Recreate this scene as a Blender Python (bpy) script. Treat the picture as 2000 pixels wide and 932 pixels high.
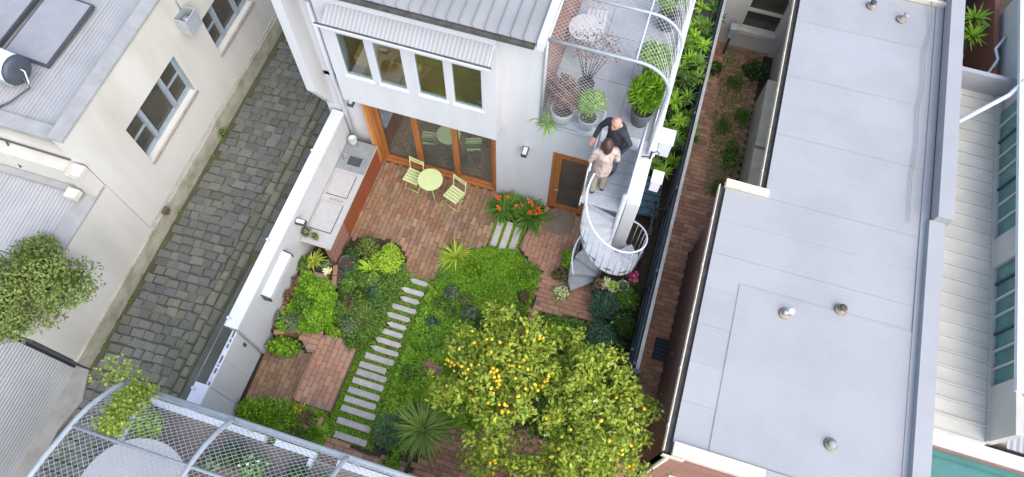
import bpy, math, random
import numpy as np
from mathutils import Vector, Matrix

for o in list(bpy.data.objects): bpy.data.objects.remove(o)
S = bpy.context.scene
C = S.collection
R_ = math.radians
PI = math.pi
rnd = random.Random(7)
nr = np.random.default_rng(7)

# ------------------------------------------------------------------ camera
def cam_axes(yaw, pit, rol):
    ca, sa = math.cos(yaw), math.sin(yaw); cb, sb = math.cos(pit), math.sin(pit); cc, sc = math.cos(rol), math.sin(rol)
    Rz = np.array([[ca, -sa, 0], [sa, ca, 0], [0, 0, 1]])
    Rb = np.array([[1, 0, 0], [0, -sb, -cb], [0, cb, -sb]])
    Rr = np.array([[cc, -sc, 0], [sc, cc, 0], [0, 0, 1]])
    return Rr @ Rb @ Rz
A = cam_axes(-0.2671976, 1.1371411, 0.0362803)
cd = bpy.data.cameras.new('camera'); cam = bpy.data.objects.new('camera', cd); C.objects.link(cam)
cd.sensor_fit = 'HORIZONTAL'; cd.sensor_width = 36; cd.lens = 1392.747/2000*36
cd.clip_start = 0.1; cd.clip_end = 2000
m = Matrix.Identity(4)
for i in range(3):
    m[i][0] = A[0][i]; m[i][1] = -A[1][i]; m[i][2] = -A[2][i]
m.translation = (0, 0, 15)
cam.matrix_world = m
S.camera = cam

# ------------------------------------------------------------------ sky, sun, exposure (bright overcast)
SUN_EL, SUN_AZ = 48, 131
w = bpy.data.worlds.new('World'); S.world = w; w.use_nodes = True
nt = w.node_tree; bg = nt.nodes['Background']
sky = nt.nodes.new('ShaderNodeTexSky'); sky.sky_type = 'NISHITA'; sky.sun_disc = False
sky.sun_elevation = R_(SUN_EL); sky.sun_rotation = R_(SUN_AZ); sky.dust_density = 2.2; sky.air_density = 1.0; sky.ozone_density = 2.0
nt.links.new(sky.outputs[0], bg.inputs[0]); bg.inputs[1].default_value = 0.15
sd = bpy.data.lights.new('sun', 'SUN'); sd.energy = 1.5; sd.angle = R_(85); sd.color = (1, .99, .975)
sun = bpy.data.objects.new('sun', sd); C.objects.link(sun)
el, az = R_(SUN_EL), R_(SUN_AZ)
dv = Vector((math.sin(az)*math.cos(el), math.cos(az)*math.cos(el), math.sin(el)))
sun.rotation_euler = dv.to_track_quat('Z', 'Y').to_euler()
S.view_settings.view_transform = 'Standard'; S.view_settings.look = 'None'; S.view_settings.gamma = 1
S.view_settings.exposure = 1.22
S.render.resolution_x = 1024; S.render.resolution_y = 477

# ------------------------------------------------------------------ materials
def mat(name, c1, c2=None, rough=.6, scale=5, detail=5, bump=0, bscale=None, metal=0, rand=0.0, c3=None, stretch=(1, 1, 1), spec=.5, contrast=(.35, .65), trans=0, randcols=None, mixf=.72):
    """principled surface: world-space noise between c1 and c2, optional random tint per loose piece / object"""
    m = bpy.data.materials.new(name); m.use_nodes = True; t = m.node_tree; N = t.nodes; L = t.links
    b = N['Principled BSDF']; b.inputs['Roughness'].default_value = rough; b.inputs['Metallic'].default_value = metal
    b.inputs['Specular IOR Level'].default_value = spec
    g = N.new('ShaderNodeNewGeometry'); mp = N.new('ShaderNodeMapping'); mp.inputs['Scale'].default_value = stretch
    L.new(g.outputs['Position'], mp.inputs[0])
    nz = N.new('ShaderNodeTexNoise'); nz.inputs['Scale'].default_value = scale; nz.inputs['Detail'].default_value = detail; nz.inputs['Roughness'].default_value = .6
    L.new(mp.outputs[0], nz.inputs[0])
    c2 = c2 or tuple(v*.8 for v in c1)
    rp = N.new('ShaderNodeValToRGB'); e = rp.color_ramp.elements
    e[0].position = contrast[0]; e[1].position = contrast[1]; e[0].color = (*c1, 1); e[1].color = (*c2, 1)
    if c3:
        k = rp.color_ramp.elements.new(min(.95, contrast[1]+.12)); k.color = (*c3, 1)
    L.new(nz.outputs[0], rp.inputs[0]); col = rp.outputs[0]
    if rand or randcols:
        oi = N.new('ShaderNodeObjectInfo'); ad = N.new('ShaderNodeMath'); ad.operation = 'ADD'
        L.new(oi.outputs['Random'], ad.inputs[0]); L.new(g.outputs['Random Per Island'], ad.inputs[1])
        fr = N.new('ShaderNodeMath'); fr.operation = 'FRACT'; L.new(ad.outputs[0], fr.inputs[0])
        if randcols:
            r2 = N.new('ShaderNodeValToRGB'); els = r2.color_ramp.elements
            n = len(randcols); els[0].color = (*randcols[0], 1); els[1].color = (*randcols[-1], 1)
            for i in range(1, n-1):
                k = els.new(i/(n-1)); k.color = (*randcols[i], 1)
            L.new(fr.outputs[0], r2.inputs[0])
            mx = N.new('ShaderNodeMixRGB'); mx.blend_type = 'MIX'; mx.inputs[0].default_value = mixf
            L.new(col, mx.inputs[1]); L.new(r2.outputs[0], mx.inputs[2]); col = mx.outputs[0]
        if rand:
            mr = N.new('ShaderNodeMapRange'); mr.inputs[3].default_value = 1-rand; mr.inputs[4].default_value = 1+rand
            m7 = N.new('ShaderNodeMath'); m7.operation = 'MULTIPLY'; m7.inputs[1].default_value = 7.31; L.new(fr.outputs[0], m7.inputs[0])
            f2 = N.new('ShaderNodeMath'); f2.operation = 'FRACT'; L.new(m7.outputs[0], f2.inputs[0]); L.new(f2.outputs[0], mr.inputs[0])
            vm = N.new('ShaderNodeVectorMath'); vm.operation = 'SCALE'; L.new(col, vm.inputs[0]); L.new(mr.outputs[0], vm.inputs['Scale']); col = vm.outputs[0]
    L.new(col, b.inputs['Base Color'])
    if bump:
        n2 = N.new('ShaderNodeTexNoise'); n2.inputs['Scale'].default_value = bscale or scale*6; n2.inputs['Detail'].default_value = 6
        L.new(g.outputs['Position'], n2.inputs[0])
        bp = N.new('ShaderNodeBump'); bp.inputs['Strength'].default_value = bump; bp.inputs['Distance'].default_value = .02
        L.new(n2.outputs[0], bp.inputs['Height']); L.new(bp.outputs[0], b.inputs['Normal'])
    if trans:
        tl = N.new('ShaderNodeBsdfTranslucent'); L.new(col, tl.inputs[0]); ms = N.new('ShaderNodeMixShader'); ms.inputs[0].default_value = trans
        L.new(b.outputs[0], ms.inputs[1]); L.new(tl.outputs[0], ms.inputs[2]); L.new(ms.outputs[0], N['Material Output'].inputs[0])
    return m
def leafmat(name, cols, rough=.5, rand=.28, trans=.12):
    return mat(name, tuple(v*.72 for v in cols[0]), tuple(v*1.12 for v in cols[-1]), rough, scale=2.6, randcols=cols, mixf=.5, rand=rand, trans=trans, spec=.2)
def glass(name, tint=(.8, .86, .84), ior=1.6, rough=0.0):
    m = bpy.data.materials.new(name); m.use_nodes = True; t = m.node_tree; N = t.nodes; L = t.links
    N.remove(N['Principled BSDF']); tr = N.new('ShaderNodeBsdfTransparent'); tr.inputs[0].default_value = (*tint, 1)
    gl = N.new('ShaderNodeBsdfGlossy'); gl.inputs['Roughness'].default_value = rough; gl.inputs[0].default_value = (.95, .97, .96, 1)
    fr = N.new('ShaderNodeFresnel'); gm = N.new('ShaderNodeNewGeometry'); mi = N.new('ShaderNodeMapRange'); mi.inputs[3].default_value = ior; mi.inputs[4].default_value = 1/ior
    L.new(gm.outputs['Backfacing'], mi.inputs[0]); L.new(mi.outputs[0], fr.inputs[0]); ms = N.new('ShaderNodeMixShader')
    L.new(fr.outputs[0], ms.inputs[0]); L.new(tr.outputs[0], ms.inputs[1]); L.new(gl.outputs[0], ms.inputs[2]); L.new(ms.outputs[0], N['Material Output'].inputs[0])
    return m

WHITE = mat('white_render', (.56, .558, .555), (.495, .493, .49), .7, scale=2.2, detail=9, bump=.08, bscale=30, stretch=(1, 1, .18), contrast=(.42, .74), c3=(.40, .395, .385))
WTRIM = mat('white_trim', (.63, .645, .68), (.57, .58, .61), .45, scale=3)
CREAM = mat('cream_render', (.57, .54, .475), (.475, .445, .38), .85, scale=1.1, detail=8, bump=.12, bscale=20, stretch=(1, 1, .22), contrast=(.42, .7), c3=(.37, .345, .29))
PLINTH = mat('stained_plinth', (.42, .395, .31), (.23, .225, .135), .9, scale=2.4, detail=8, bump=.3, bscale=18, contrast=(.4, .68), c3=(.13, .14, .07))
CAPGREY = mat('parapet_cap', (.33, .325, .31), (.27, .265, .25), .8, scale=3, bump=.1)
ROOFWHITE = mat('painted_white_roof', (.335, .333, .332), (.298, .296, .295), .6, scale=.9, detail=10, contrast=(.42, .72), rand=.025, c3=(.25, .243, .233))
ROOFGREY = mat('zinc_roof', (.34, .333, .325), (.285, .278, .27), .5, scale=2.2, detail=7, contrast=(.4, .75), rand=.03)
SEAM = mat('seam_roof', (.305, .30, .295), (.265, .26, .255), .5, scale=1.6, detail=7)
DARKGAP = mat('gutter_dark', (.05, .048, .045), (.10, .09, .08), .8, scale=9)
GREYSTEEL = mat('galvanised_tube', (.40, .425, .435), (.34, .365, .375), .4, scale=8, metal=.15)
WIRE = mat('galvanised_wire', (.50, .52, .52), None, .45, metal=.2)
STAIRM = mat('stair_paint', (.40, .415, .43), (.34, .355, .37), .45, scale=6)
TIMBER = mat('orange_timber', (.40, .155, .045), (.28, .095, .028), .45, scale=4, stretch=(6, 6, .6), bump=.05)
TIMBERLT = mat('pale_timber', (.56, .27, .09), (.46, .20, .065), .45, scale=4, stretch=(6, 6, .6))
RUSTPANEL = mat('rust_panel', (.30, .085, .032), (.22, .06, .024), .6, scale=3, stretch=(1, 1, 3))
BENCHTOP = mat('bench_top', (.43, .415, .395), (.38, .365, .35), .35, scale=12)
STEEL = mat('stainless', (.42, .43, .43), (.34, .35, .35), .35, metal=.6, scale=7)
LIME = mat('lime_metal', (.56, .62, .29), (.52, .58, .27), .4, scale=8)
BRICKM = mat('red_brick', (0.279, 0.1479, 0.084), (0.186, 0.1087, 0.0595), .9, scale=2.2, detail=9, bump=.35, bscale=45, rand=.18, mixf=.62,
             randcols=[(.40, .23, .165), (.18, .13, .08), (0.2511, 0.1044, 0.0525), (0.3069, 0.174, 0.0945), (0.2139, 0.1218, 0.063), (0.3441, 0.2218, 0.126), (0.2604, 0.161, 0.084), (0.1953, 0.1261, 0.0735), (0.3906, 0.2871, 0.168)])
BRICKP = mat('pink_brick', (0.4, 0.2162, 0.1365), (0.33, 0.1702, 0.1053), .9, scale=4, detail=7, bump=.35, bscale=45, rand=.1,
             randcols=[(0.35, 0.1702, 0.1014), (0.42, 0.2346, 0.1521), (0.38, 0.1978, 0.1248), (0.44, 0.2668, 0.1755)])
BRICKD = mat('weathered_brick', (0.378, 0.19, 0.12), (0.231, 0.1425, 0.08), .95, scale=3, bump=.4, bscale=40, rand=.2,
             randcols=[(0.378, 0.171, 0.104), (0.462, 0.2375, 0.152), (0.294, 0.1615, 0.096), (0.504, 0.2945, 0.192), (0.2835, 0.1805, 0.096)])
BRICKWALL = mat('brick_wall_face', (.24, .09, .06), (.16, .07, .05), .9, scale=6, bump=.3)
def brick_tex(name, c1, c2, mortar, axis):
    m = mat(name, c1, c2, .9, scale=6, bump=.2); t = m.node_tree; N = t.nodes; L = t.links
    g = N.new('ShaderNodeNewGeometry'); sp = N.new('ShaderNodeSeparateXYZ'); cb = N.new('ShaderNodeCombineXYZ'); L.new(g.outputs['Position'], sp.inputs[0])
    L.new(sp.outputs[axis], cb.inputs[0]); L.new(sp.outputs['Z'], cb.inputs[1])
    bt = N.new('ShaderNodeTexBrick'); bt.inputs['Scale'].default_value = 1; bt.inputs['Brick Width'].default_value = .24; bt.inputs['Row Height'].default_value = .086; bt.inputs['Mortar Size'].default_value = .007
    bt.inputs['Color1'].default_value = (*c1, 1); bt.inputs['Color2'].default_value = (*c2, 1); bt.inputs['Mortar'].default_value = (*mortar, 1)
    L.new(cb.outputs[0], bt.inputs[0]); L.new(bt.outputs[0], N['Principled BSDF'].inputs['Base Color']); return m
BRICKY = brick_tex('brick_wall_y', (.34, .14, .095), (.25, .105, .07), (.30, .25, .2), 'Y')
BRICKX = brick_tex('brick_wall_x', (.36, .16, .11), (.26, .115, .08), (.27, .22, .18), 'X')
MORTAR = mat('sandy_joints', (.23, .17, .125), (.16, .135, .09), .95, scale=4, bump=.3)
MORTARP = mat('pink_mortar', (.27, .19, .15), (.21, .15, .115), .95, scale=5, bump=.2)
SILLB = mat('worn_sill', (.30, .255, .22), (.22, .185, .155), .9, scale=5, bump=.2)
SOIL = mat('soil', (.07, .048, .032), (.04, .035, .02), .95, scale=6, bump=.6)
MOSSJOINT = mat('mossy_joints', (.055, .052, .034), (.085, .09, .036), .95, scale=1.6, detail=7, bump=.5)
BLUESTONE = mat('bluestone', (.10, .10, .094), (.108, .112, .078), .72, scale=1.3, detail=10, bump=.45, bscale=30, rand=.2, mixf=.5, contrast=(.42, .58), c3=(.14, .148, .085),
                randcols=[(.088, .09, .086), (.115, .115, .106), (.14, .14, .118), (.10, .105, .085), (.125, .122, .11)])
DRAINST = mat('drain_stone', (.155, .152, .115), (.12, .122, .085), .85, scale=5, bump=.45, bscale=30, rand=.2)
ASPH = mat('lane_patch', (.115, .115, .10), (.085, .088, .07), .9, scale=1.5, detail=9, bump=.3, bscale=40)
CONC = mat('concrete', (.30, .29, .27), (.225, .22, .20), .9, scale=3, detail=8, bump=.25)
PAVER = mat('pale_paver', (.50, .455, .42), (.40, .365, .335), .85, scale=9, bump=.2, rand=.08)
DECK = mat('deck_tile', (.40, .41, .425), (.35, .36, .375), .7, scale=4, rand=.05)
DARKFENCE = mat('dark_fence', (.055, .068, .085), (.04, .05, .06), .5, scale=5)
DOORBLUE = mat('roller_door', (.42, .43, .42), (.365, .375, .37), .5, scale=1.2, detail=7)
WINBLUE = mat('blue_frame', (.30, .345, .375), (.25, .29, .32), .5, scale=9)
TEAL = mat('teal_paint', (.06, .19, .175), (.05, .165, .15), .6, scale=3)
GREENGL = mat('green_louvre', (.10, .24, .20), (.06, .15, .13), .25, scale=3)
CREAMROOF = mat('cream_sheet', (.52, .49, .42), (.44, .415, .355), .6, scale=1.6, detail=8)
CREAMTRIM = mat('cream_trim', (.66, .60, .46), (.55, .49, .37), .6, scale=3)
BLACK = mat('black', (.02, .02, .021), None, .5)
DGREY = mat('dark_grey', (.06, .065, .07), (.045, .05, .055), .6, scale=9)
POTW = mat('white_pot', (.58, .585, .59), (.52, .52, .52), .5, scale=5)
POTD = mat('grey_pot', (.12, .13, .14), (.09, .10, .11), .6, scale=5)
POTC = mat('clay_pot', (.36, .17, .10), (.28, .13, .08), .8, scale=8)
BARK = mat('bark', (.11, .085, .06), (.07, .055, .04), .9, scale=14, bump=.5)
INTFLOOR = mat('interior_floor', (.34, .33, .30), (.28, .27, .25), .5, scale=3)
INTWOOD = mat('interior_timber', (.62, .37, .10), (.5, .28, .075), .45, scale=3, stretch=(1, 8, 1))
INTWALL = mat('interior_white', (.62, .61, .58), None, .8)
GLASS = glass('pane_glass', ior=2.3); GLASSUP = glass('upper_glass', ior=1.5)
DARKGLASS = mat('dim_glass', (.05, .048, .04), (.085, .075, .055), .12, scale=2.2)
SHCLEAR = glass('clear_panel', (.86, .93, .90), 1.5)
LEMON = mat('lemon', (.75, .52, .03), (.68, .42, .02), .45, scale=20, rand=.1)
PETALW = mat('white_petal', (.8, .8, .72), None, .6)
ORANGE = mat('orange_petal', (.80, .20, .03), (.75, .13, .02), .5, scale=20, rand=.15)
PINK = mat('pink_petal', (.65, .10, .22), (.55, .06, .16), .5, scale=20, rand=.15)
CREAMPETAL = mat('cream_petal', (.72, .74, .42), (.62, .66, .30), .6, scale=20, rand=.15)
SKIN = mat('skin', (.52, .27, .19), (.46, .22, .15), .5, scale=14)
GREEN1 = leafmat('leaf_bright', [(0.1635, 0.3282, 0.022), (0.229, 0.4218, 0.0263), (0.1309, 0.2657, 0.0175), (0.2944, 0.4845, 0.0395)])
GREENLAWN = leafmat('leaf_lawn', [(0.1548, 0.3434, 0.0158), (0.2194, 0.4293, 0.0193), (0.1283, 0.2745, 0.014), (0.2735, 0.4812, 0.0263), (0.1823, 0.3095, 0.0263)])
GREENLIME = leafmat('leaf_lime', [(0.2974, 0.4914, 0.0292), (0.3786, 0.5733, 0.0439), (0.2298, 0.4095, 0.0244), (0.4462, 0.6006, 0.0585)])
VINE = leafmat('leaf_vine', [(.19, .27, .03), (.25, .32, .04), (.15, .22, .025), (.29, .34, .05)])
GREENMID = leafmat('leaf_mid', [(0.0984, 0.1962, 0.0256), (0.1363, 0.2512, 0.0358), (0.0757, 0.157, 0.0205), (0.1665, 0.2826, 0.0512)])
GREENDARK = leafmat('leaf_dark', [(0.0406, 0.0887, 0.0175), (0.0608, 0.116, 0.0244), (0.0297, 0.0683, 0.0146), (0.0811, 0.1365, 0.0292)])
GREENGREY = leafmat('leaf_grey', [(0.1352, 0.1911, 0.0878), (0.1758, 0.2321, 0.1072), (0.1082, 0.157, 0.0731), (0.2163, 0.273, 0.1365)])
GREENBLUE = leafmat('leaf_blue', [(0.0547, 0.1229, 0.0746), (0.0791, 0.1598, 0.1009), (0.0426, 0.0983, 0.0615), (0.1034, 0.1966, 0.1229)])
OLIVE = leafmat('leaf_olive', [(0.1313, 0.1888, 0.034), (0.1751, 0.239, 0.0487), (0.0985, 0.1447, 0.0291), (0.208, 0.2642, 0.0729)])
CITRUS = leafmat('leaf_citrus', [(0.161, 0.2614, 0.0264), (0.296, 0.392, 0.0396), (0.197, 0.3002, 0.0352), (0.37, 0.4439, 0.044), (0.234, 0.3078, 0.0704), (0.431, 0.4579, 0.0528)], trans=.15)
PURPLE = leafmat('leaf_purple', [(.30, .15, .13), (0.1487, 0.0751, 0.0488), (0.2163, 0.1024, 0.0634), (0.1149, 0.0683, 0.0439), (0.2569, 0.1433, 0.0829)])
BROWNLEAF = leafmat('leaf_brown', [(0.1758, 0.1365, 0.0634), (0.1352, 0.116, 0.0488), (0.2163, 0.1775, 0.0878), (0.1082, 0.1229, 0.0439)])
YELLOWL = leafmat('leaf_yellow', [(0.4867, 0.4641, 0.039), (0.3786, 0.4095, 0.039), (0.2704, 0.3413, 0.039), (0.5949, 0.5187, 0.0585)])
STRAP = leafmat('strap_leaf', [(0.2873, 0.4266, 0.0854), (0.2028, 0.3243, 0.061), (0.3718, 0.4949, 0.1219), (0.1521, 0.256, 0.0488)])
STRAPDK = leafmat('strap_dark', [(0.0811, 0.1911, 0.0215), (0.1217, 0.2457, 0.0292), (0.0608, 0.1502, 0.0195), (0.1622, 0.3003, 0.0488)])
STRAPYL = leafmat('strap_yellow', [(0.4326, 0.4914, 0.0488), (0.2704, 0.3959, 0.039), (0.5408, 0.546, 0.078), (0.1893, 0.314, 0.0292)])

# ------------------------------------------------------------------ helpers
def link(o, parent=None):
    C.objects.link(o)
    if parent is not None: o.parent = parent
    return o
def tag(o, label=None, cat=None, group=None, kind=None):
    if label: o['label'] = label
    if cat: o['category'] = cat
    if group: o['group'] = group
    if kind: o['kind'] = kind
    return o
def thing(name, label, cat, loc=(0, 0, 0), rz=0, group=None):
    o = bpy.data.objects.new(name, None); o.empty_display_size = .1; C.objects.link(o)
    o.location = loc; o.rotation_euler = (0, 0, rz); return tag(o, label, cat, group)
class MB:
    def __init__(s): s.v = []; s.f = []
    def add(s, vs, fs):
        n = len(s.v); s.v += [tuple(p) for p in vs]; s.f += [tuple(i+n for i in f) for f in fs]; return s
    def box(s, x0, x1, y0, y1, z0, z1):
        return s.add([(x0, y0, z0), (x1, y0, z0), (x1, y1, z0), (x0, y1, z0), (x0, y0, z1), (x1, y0, z1), (x1, y1, z1), (x0, y1, z1)],
                     [(0, 3, 2, 1), (4, 5, 6, 7), (0, 1, 5, 4), (1, 2, 6, 5), (2, 3, 7, 6), (3, 0, 4, 7)])
    def bbox(s, x0, x1, y0, y1, z0, z1, b=.01):
        """box with chamfered top and vertical edges"""
        def ring(x0, x1, y0, y1, z, c): return [(x0+c, y0, z), (x1-c, y0, z), (x1, y0+c, z), (x1, y1-c, z), (x1-c, y1, z), (x0+c, y1, z), (x0, y1-c, z), (x0, y0+c, z)]
        vs = ring(x0, x1, y0, y1, z0, b)+ring(x0, x1, y0, y1, z1-b, b)+ring(x0+b, x1-b, y0+b, y1-b, z1, b*.6)
        fs = [tuple(range(7, -1, -1)), tuple(range(16, 24))]
        for k in (0, 8):
            for i in range(8): j = (i+1) % 8; fs.append((k+i, k+j, k+8+j, k+8+i))
        return s.add(vs, fs)
    def prism(s, poly, z0, z1, axis='z'):
        n = len(poly)
        f = {'z': lambda p, h: (p[0], p[1], h), 'x': lambda p, h: (h, p[0], p[1]), 'y': lambda p, h: (p[0], h, p[1])}[axis]
        vs = [f(p, z0) for p in poly]+[f(p, z1) for p in poly]
        fs = [tuple(range(n-1, -1, -1)), tuple(range(n, 2*n))]+[(i, (i+1) % n, n+(i+1) % n, n+i) for i in range(n)]
        return s.add(vs, fs)
    def tube(s, pts, r, n=8, cap=True):
        pts = [Vector(p) for p in pts]; k = len(pts); rs = r if hasattr(r, '__len__') else [r]*k
        base = len(s.v); up = None
        for i, p in enumerate(pts):
            d = (pts[min(i+1, k-1)]-pts[max(i-1, 0)]).normalized()
            if up is None:
                up = d.orthogonal().normalized()
            else:
                up = (up-d*up.dot(d)); up = up.normalized() if up.length > 1e-6 else d.orthogonal().normalized()
            q = d.cross(up)
            for j in range(n):
                a = 2*PI*j/n; s.v.append(tuple(p+(up*math.cos(a)+q*math.sin(a))*rs[i]))
        for i in range(k-1):
            for j in range(n):
                a, b = base+i*n+j, base+i*n+(j+1) % n; s.f.append((a, b, b+n, a+n))
        if cap:
            s.f.append(tuple(base+j for j in range(n-1, -1, -1))); s.f.append(tuple(base+(k-1)*n+j for j in range(n)))
        return s
    def lathe(s, prof, n=20, c=(0, 0, 0)):
        base = len(s.v); k = len(prof)
        for r, z in prof:
            for j in range(n):
                a = 2*PI*j/n; s.v.append((c[0]+r*math.cos(a), c[1]+r*math.sin(a), c[2]+z))
        for i in range(k-1):
            for j in range(n):
                a, b = base+i*n+j, base+i*n+(j+1) % n; s.f.append((a, b, b+n, a+n))
        s.f.append(tuple(base+j for j in range(n-1, -1, -1))); s.f.append(tuple(base+(k-1)*n+j for j in range(n)))
        return s
    def build(s, name, m, parent=None, smooth=False):
        me = bpy.data.meshes.new(name); me.from_pydata(s.v, [], s.f); me.update(); me.materials.append(m)
        if smooth: me.polygons.foreach_set('use_smooth', [True]*len(me.polygons))
        o = bpy.data.objects.new(name, me); return link(o, parent)
def box(name, m, parent, *a): return MB().box(*a).build(name, m, parent)
def tube(name, m, parent, pts, r, n=8): return MB().tube(pts, r, n).build(name, m, parent, True)
def struct(o): o['kind'] = 'structure'; return o
def inpoly(x, y, poly):
    c = False; n = len(poly); j = n-1
    for i in range(n):
        xi, yi = poly[i]; xj, yj = poly[j]
        if (yi > y) != (yj > y) and x < (xj-xi)*(y-yi)/(yj-yi)+xi: c = not c
        j = i
    return c
def mesh_np(name, V, F, m, parent=None, smooth=False):
    me = bpy.data.meshes.new(name); V = np.asarray(V, np.float32); F = np.asarray(F, np.int32); k = F.shape[1]
    me.vertices.add(len(V)); me.vertices.foreach_set('co', V.ravel())
    me.loops.add(F.size); me.loops.foreach_set('vertex_index', F.ravel())
    me.polygons.add(len(F)); me.polygons.foreach_set('loop_start', np.arange(0, F.size, k, dtype=np.int32))
    me.update(calc_edges=True); me.validate(); me.materials.append(m)
    if smooth: me.polygons.foreach_set('use_smooth', [True]*len(F))
    return link(bpy.data.objects.new(name, me), parent)
def nrm(a): return a/np.maximum(np.linalg.norm(a, axis=1, keepdims=True), 1e-6)
def leaves(name, m, parent, P, D, size, asp=.5, jit=.35, fold=.25):
    """folded leaf quads: base at P, pointing along D"""
    n = len(P); D = nrm(D); rv = nrm(nr.normal(size=(n, 3))); sd_ = nrm(np.cross(D, rv)); up = np.cross(sd_, D)
    L = size*(1+jit*nr.uniform(-1, 1, (n, 1))); W = L*asp*.5
    b = P; t = P+D*L; mid = P+D*L*.45
    l = mid+sd_*W+up*W*fold; r = mid-sd_*W+up*W*fold
    V = np.stack([b, r, t, l], 1).reshape(-1, 3); F = np.arange(4*n).reshape(-1, 4)
    return mesh_np(name, V, F, m, parent)
def flatleaves(name, m, parent, P, Nn, size, asp=.6, jit=.35):
    """leaves that lie facing Nn (for top-lit foliage masses)"""
    n = len(P); Nn = nrm(Nn); rv = nr.normal(size=(n, 3)); D = nrm(np.cross(Nn, rv)); D = nrm(D+Nn*nr.uniform(-.1, .55, (n, 1))); s_ = nrm(np.cross(D, Nn))
    L = size*(1+jit*nr.uniform(-1, 1, (n, 1))); W = L*asp*.5; up = np.cross(s_, D)
    b = P; t = P+D*L; mid = P+D*L*.5; l = mid+s_*W+up*W*.3; r = mid-s_*W+up*W*.3
    V = np.stack([b, r, t, l], 1).reshape(-1, 3); F = np.arange(4*n).reshape(-1, 4)
    return mesh_np(name, V, F, m, parent)
def lumpy(rx, ry, rz, n, k=14, core=.55, r=.45, seed=0):
    """points and outward normals on the shells of k lumps spread through an ellipsoid (local, base at z=0)"""
    g = np.random.default_rng(seed+100)
    c = nrm(g.normal(size=(k, 3)))*(g.uniform(.25, 1, (k, 1))**.5)*core; c[:, 2] = np.abs(c[:, 2])*1.0
    rad = r*g.uniform(.65, 1.2, k); i = g.integers(0, k, n)
    d = nrm(g.normal(size=(n, 3))); d[:, 2] = np.where(d[:, 2] < -.25, -d[:, 2], d[:, 2])
    p = c[i]+d*(rad[i]*g.uniform(.72, 1.05, n))[:, None]
    p[:, 2] = np.maximum(p[:, 2]*.8+.15, .02)
    return p*np.array([rx, ry, rz]), nrm(d/np.array([rx, ry, rz])+np.array([0, 0, .4]))
def bush(name, label, cat, loc, rx, ry, rz, m, n=1500, leaf=.05, asp=.55, seed=0, group=None, k=14, stems=True, style='flat', drop=0):
    t = thing(name, label, cat, loc, 0, group)
    P, D = lumpy(rx, ry, rz, n, k, seed=seed)
    if style == 'flat': flatleaves('foliage', m, t, P, D+nr.normal(size=D.shape)*.35, leaf, asp)
    else: leaves('foliage', m, t, P, D+nr.normal(size=D.shape)*.5, leaf, asp)
    if stems:
        for a in range(5):
            an = a*1.26+seed; q = .5*rx
            tube('stem', BARK, t, [(0, -drop*.4, -.02-drop), (math.cos(an)*q*.4, math.sin(an)*q*.4, rz*.35), (math.cos(an)*q, math.sin(an)*q*ry/rx, rz*.7)], [.014, .010, .004], 5)
    return t
def tuft_mesh(n, length, width, lo=20, hi=80, seed=0, seg=5, curl=1.0, r0=.03):
    g = np.random.default_rng(seed+5); V = []; F = []
    for i in range(n):
        az = g.uniform(0, 2*PI); e = R_(g.uniform(lo, hi)); L = length*g.uniform(.5, 1.12); wd = width*g.uniform(.7, 1.2); cu = curl*g.uniform(.5, 1.5); sw = g.normal()*.35
        p = np.array([math.cos(az)*r0*g.uniform(0, 1), math.sin(az)*r0*g.uniform(0, 1), 0.0]); b = len(V); sdv = np.array([-math.sin(az), math.cos(az), 0])
        for j in range(seg+1):
            u = j/seg; ww = wd*.5*(1-u**2.2)*(0.55+.9*min(u*3, .5)); V.append(p+sdv*ww); V.append(p-sdv*ww)
            ee = e-cu*u*1.5; aw_ = az+sw*u; p = p+np.array([math.cos(aw_)*math.cos(ee), math.sin(aw_)*math.cos(ee), math.sin(ee)])*L/seg
            p[2] = max(p[2], .012)
        for j in range(seg): F.append((b+2*j, b+2*j+1, b+2*j+3, b+2*j+2))
    return np.array(V), np.array(F)
def tuft(name, label, cat, loc, n, length, width, m, lo=20, hi=80, seed=0, curl=1.0, group=None, r0=.03):
    t = thing(name, label, cat, loc, 0, group); V, F = tuft_mesh(n, length, width, lo, hi, seed, curl=curl, r0=r0)
    mesh_np('foliage', V, F, m, t)
    MB().lathe([(r0*1.6, -.02), (r0*1.2, .06), (r0*.5, .1)], 8).build('crown_base', m, t, True)
    return t
def corr(name, m, parent, length, width, pitch=.076, amp=.009, along='x', loc=(0, 0, 0), rot=(0, 0, 0), steps=6, prof='sine'):
    """corrugated sheet with ridges running `along`; local origin at one corner, length along ridges, width across; thin but solid (two skins)"""
    n = max(2, int(width/pitch*steps)); V = []; F = []
    for i in range(n+1):
        u = width*i/n; ph = (u/pitch) % 1.0
        z = amp*math.cos(2*PI*ph) if prof == 'sine' else (amp*2 if ph < .16 else 0)
        for a in (0, length):
            V.append((a, u, z) if along == 'x' else (u, a, z))
    for i in range(n):
        F.append((2*i, 2*i+1, 2*i+3, 2*i+2) if along == 'x' else (2*i, 2*i+2, 2*i+3, 2*i+1))
    V += [(x, y, z-.004) for x, y, z in V]; k = 2*(n+1); F += [tuple(reversed([j+k for j in f])) for f in F[:n]]
    o = mesh_np(name, V, F, m, parent); o.location = loc; o.rotation_euler = rot; return o
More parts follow.
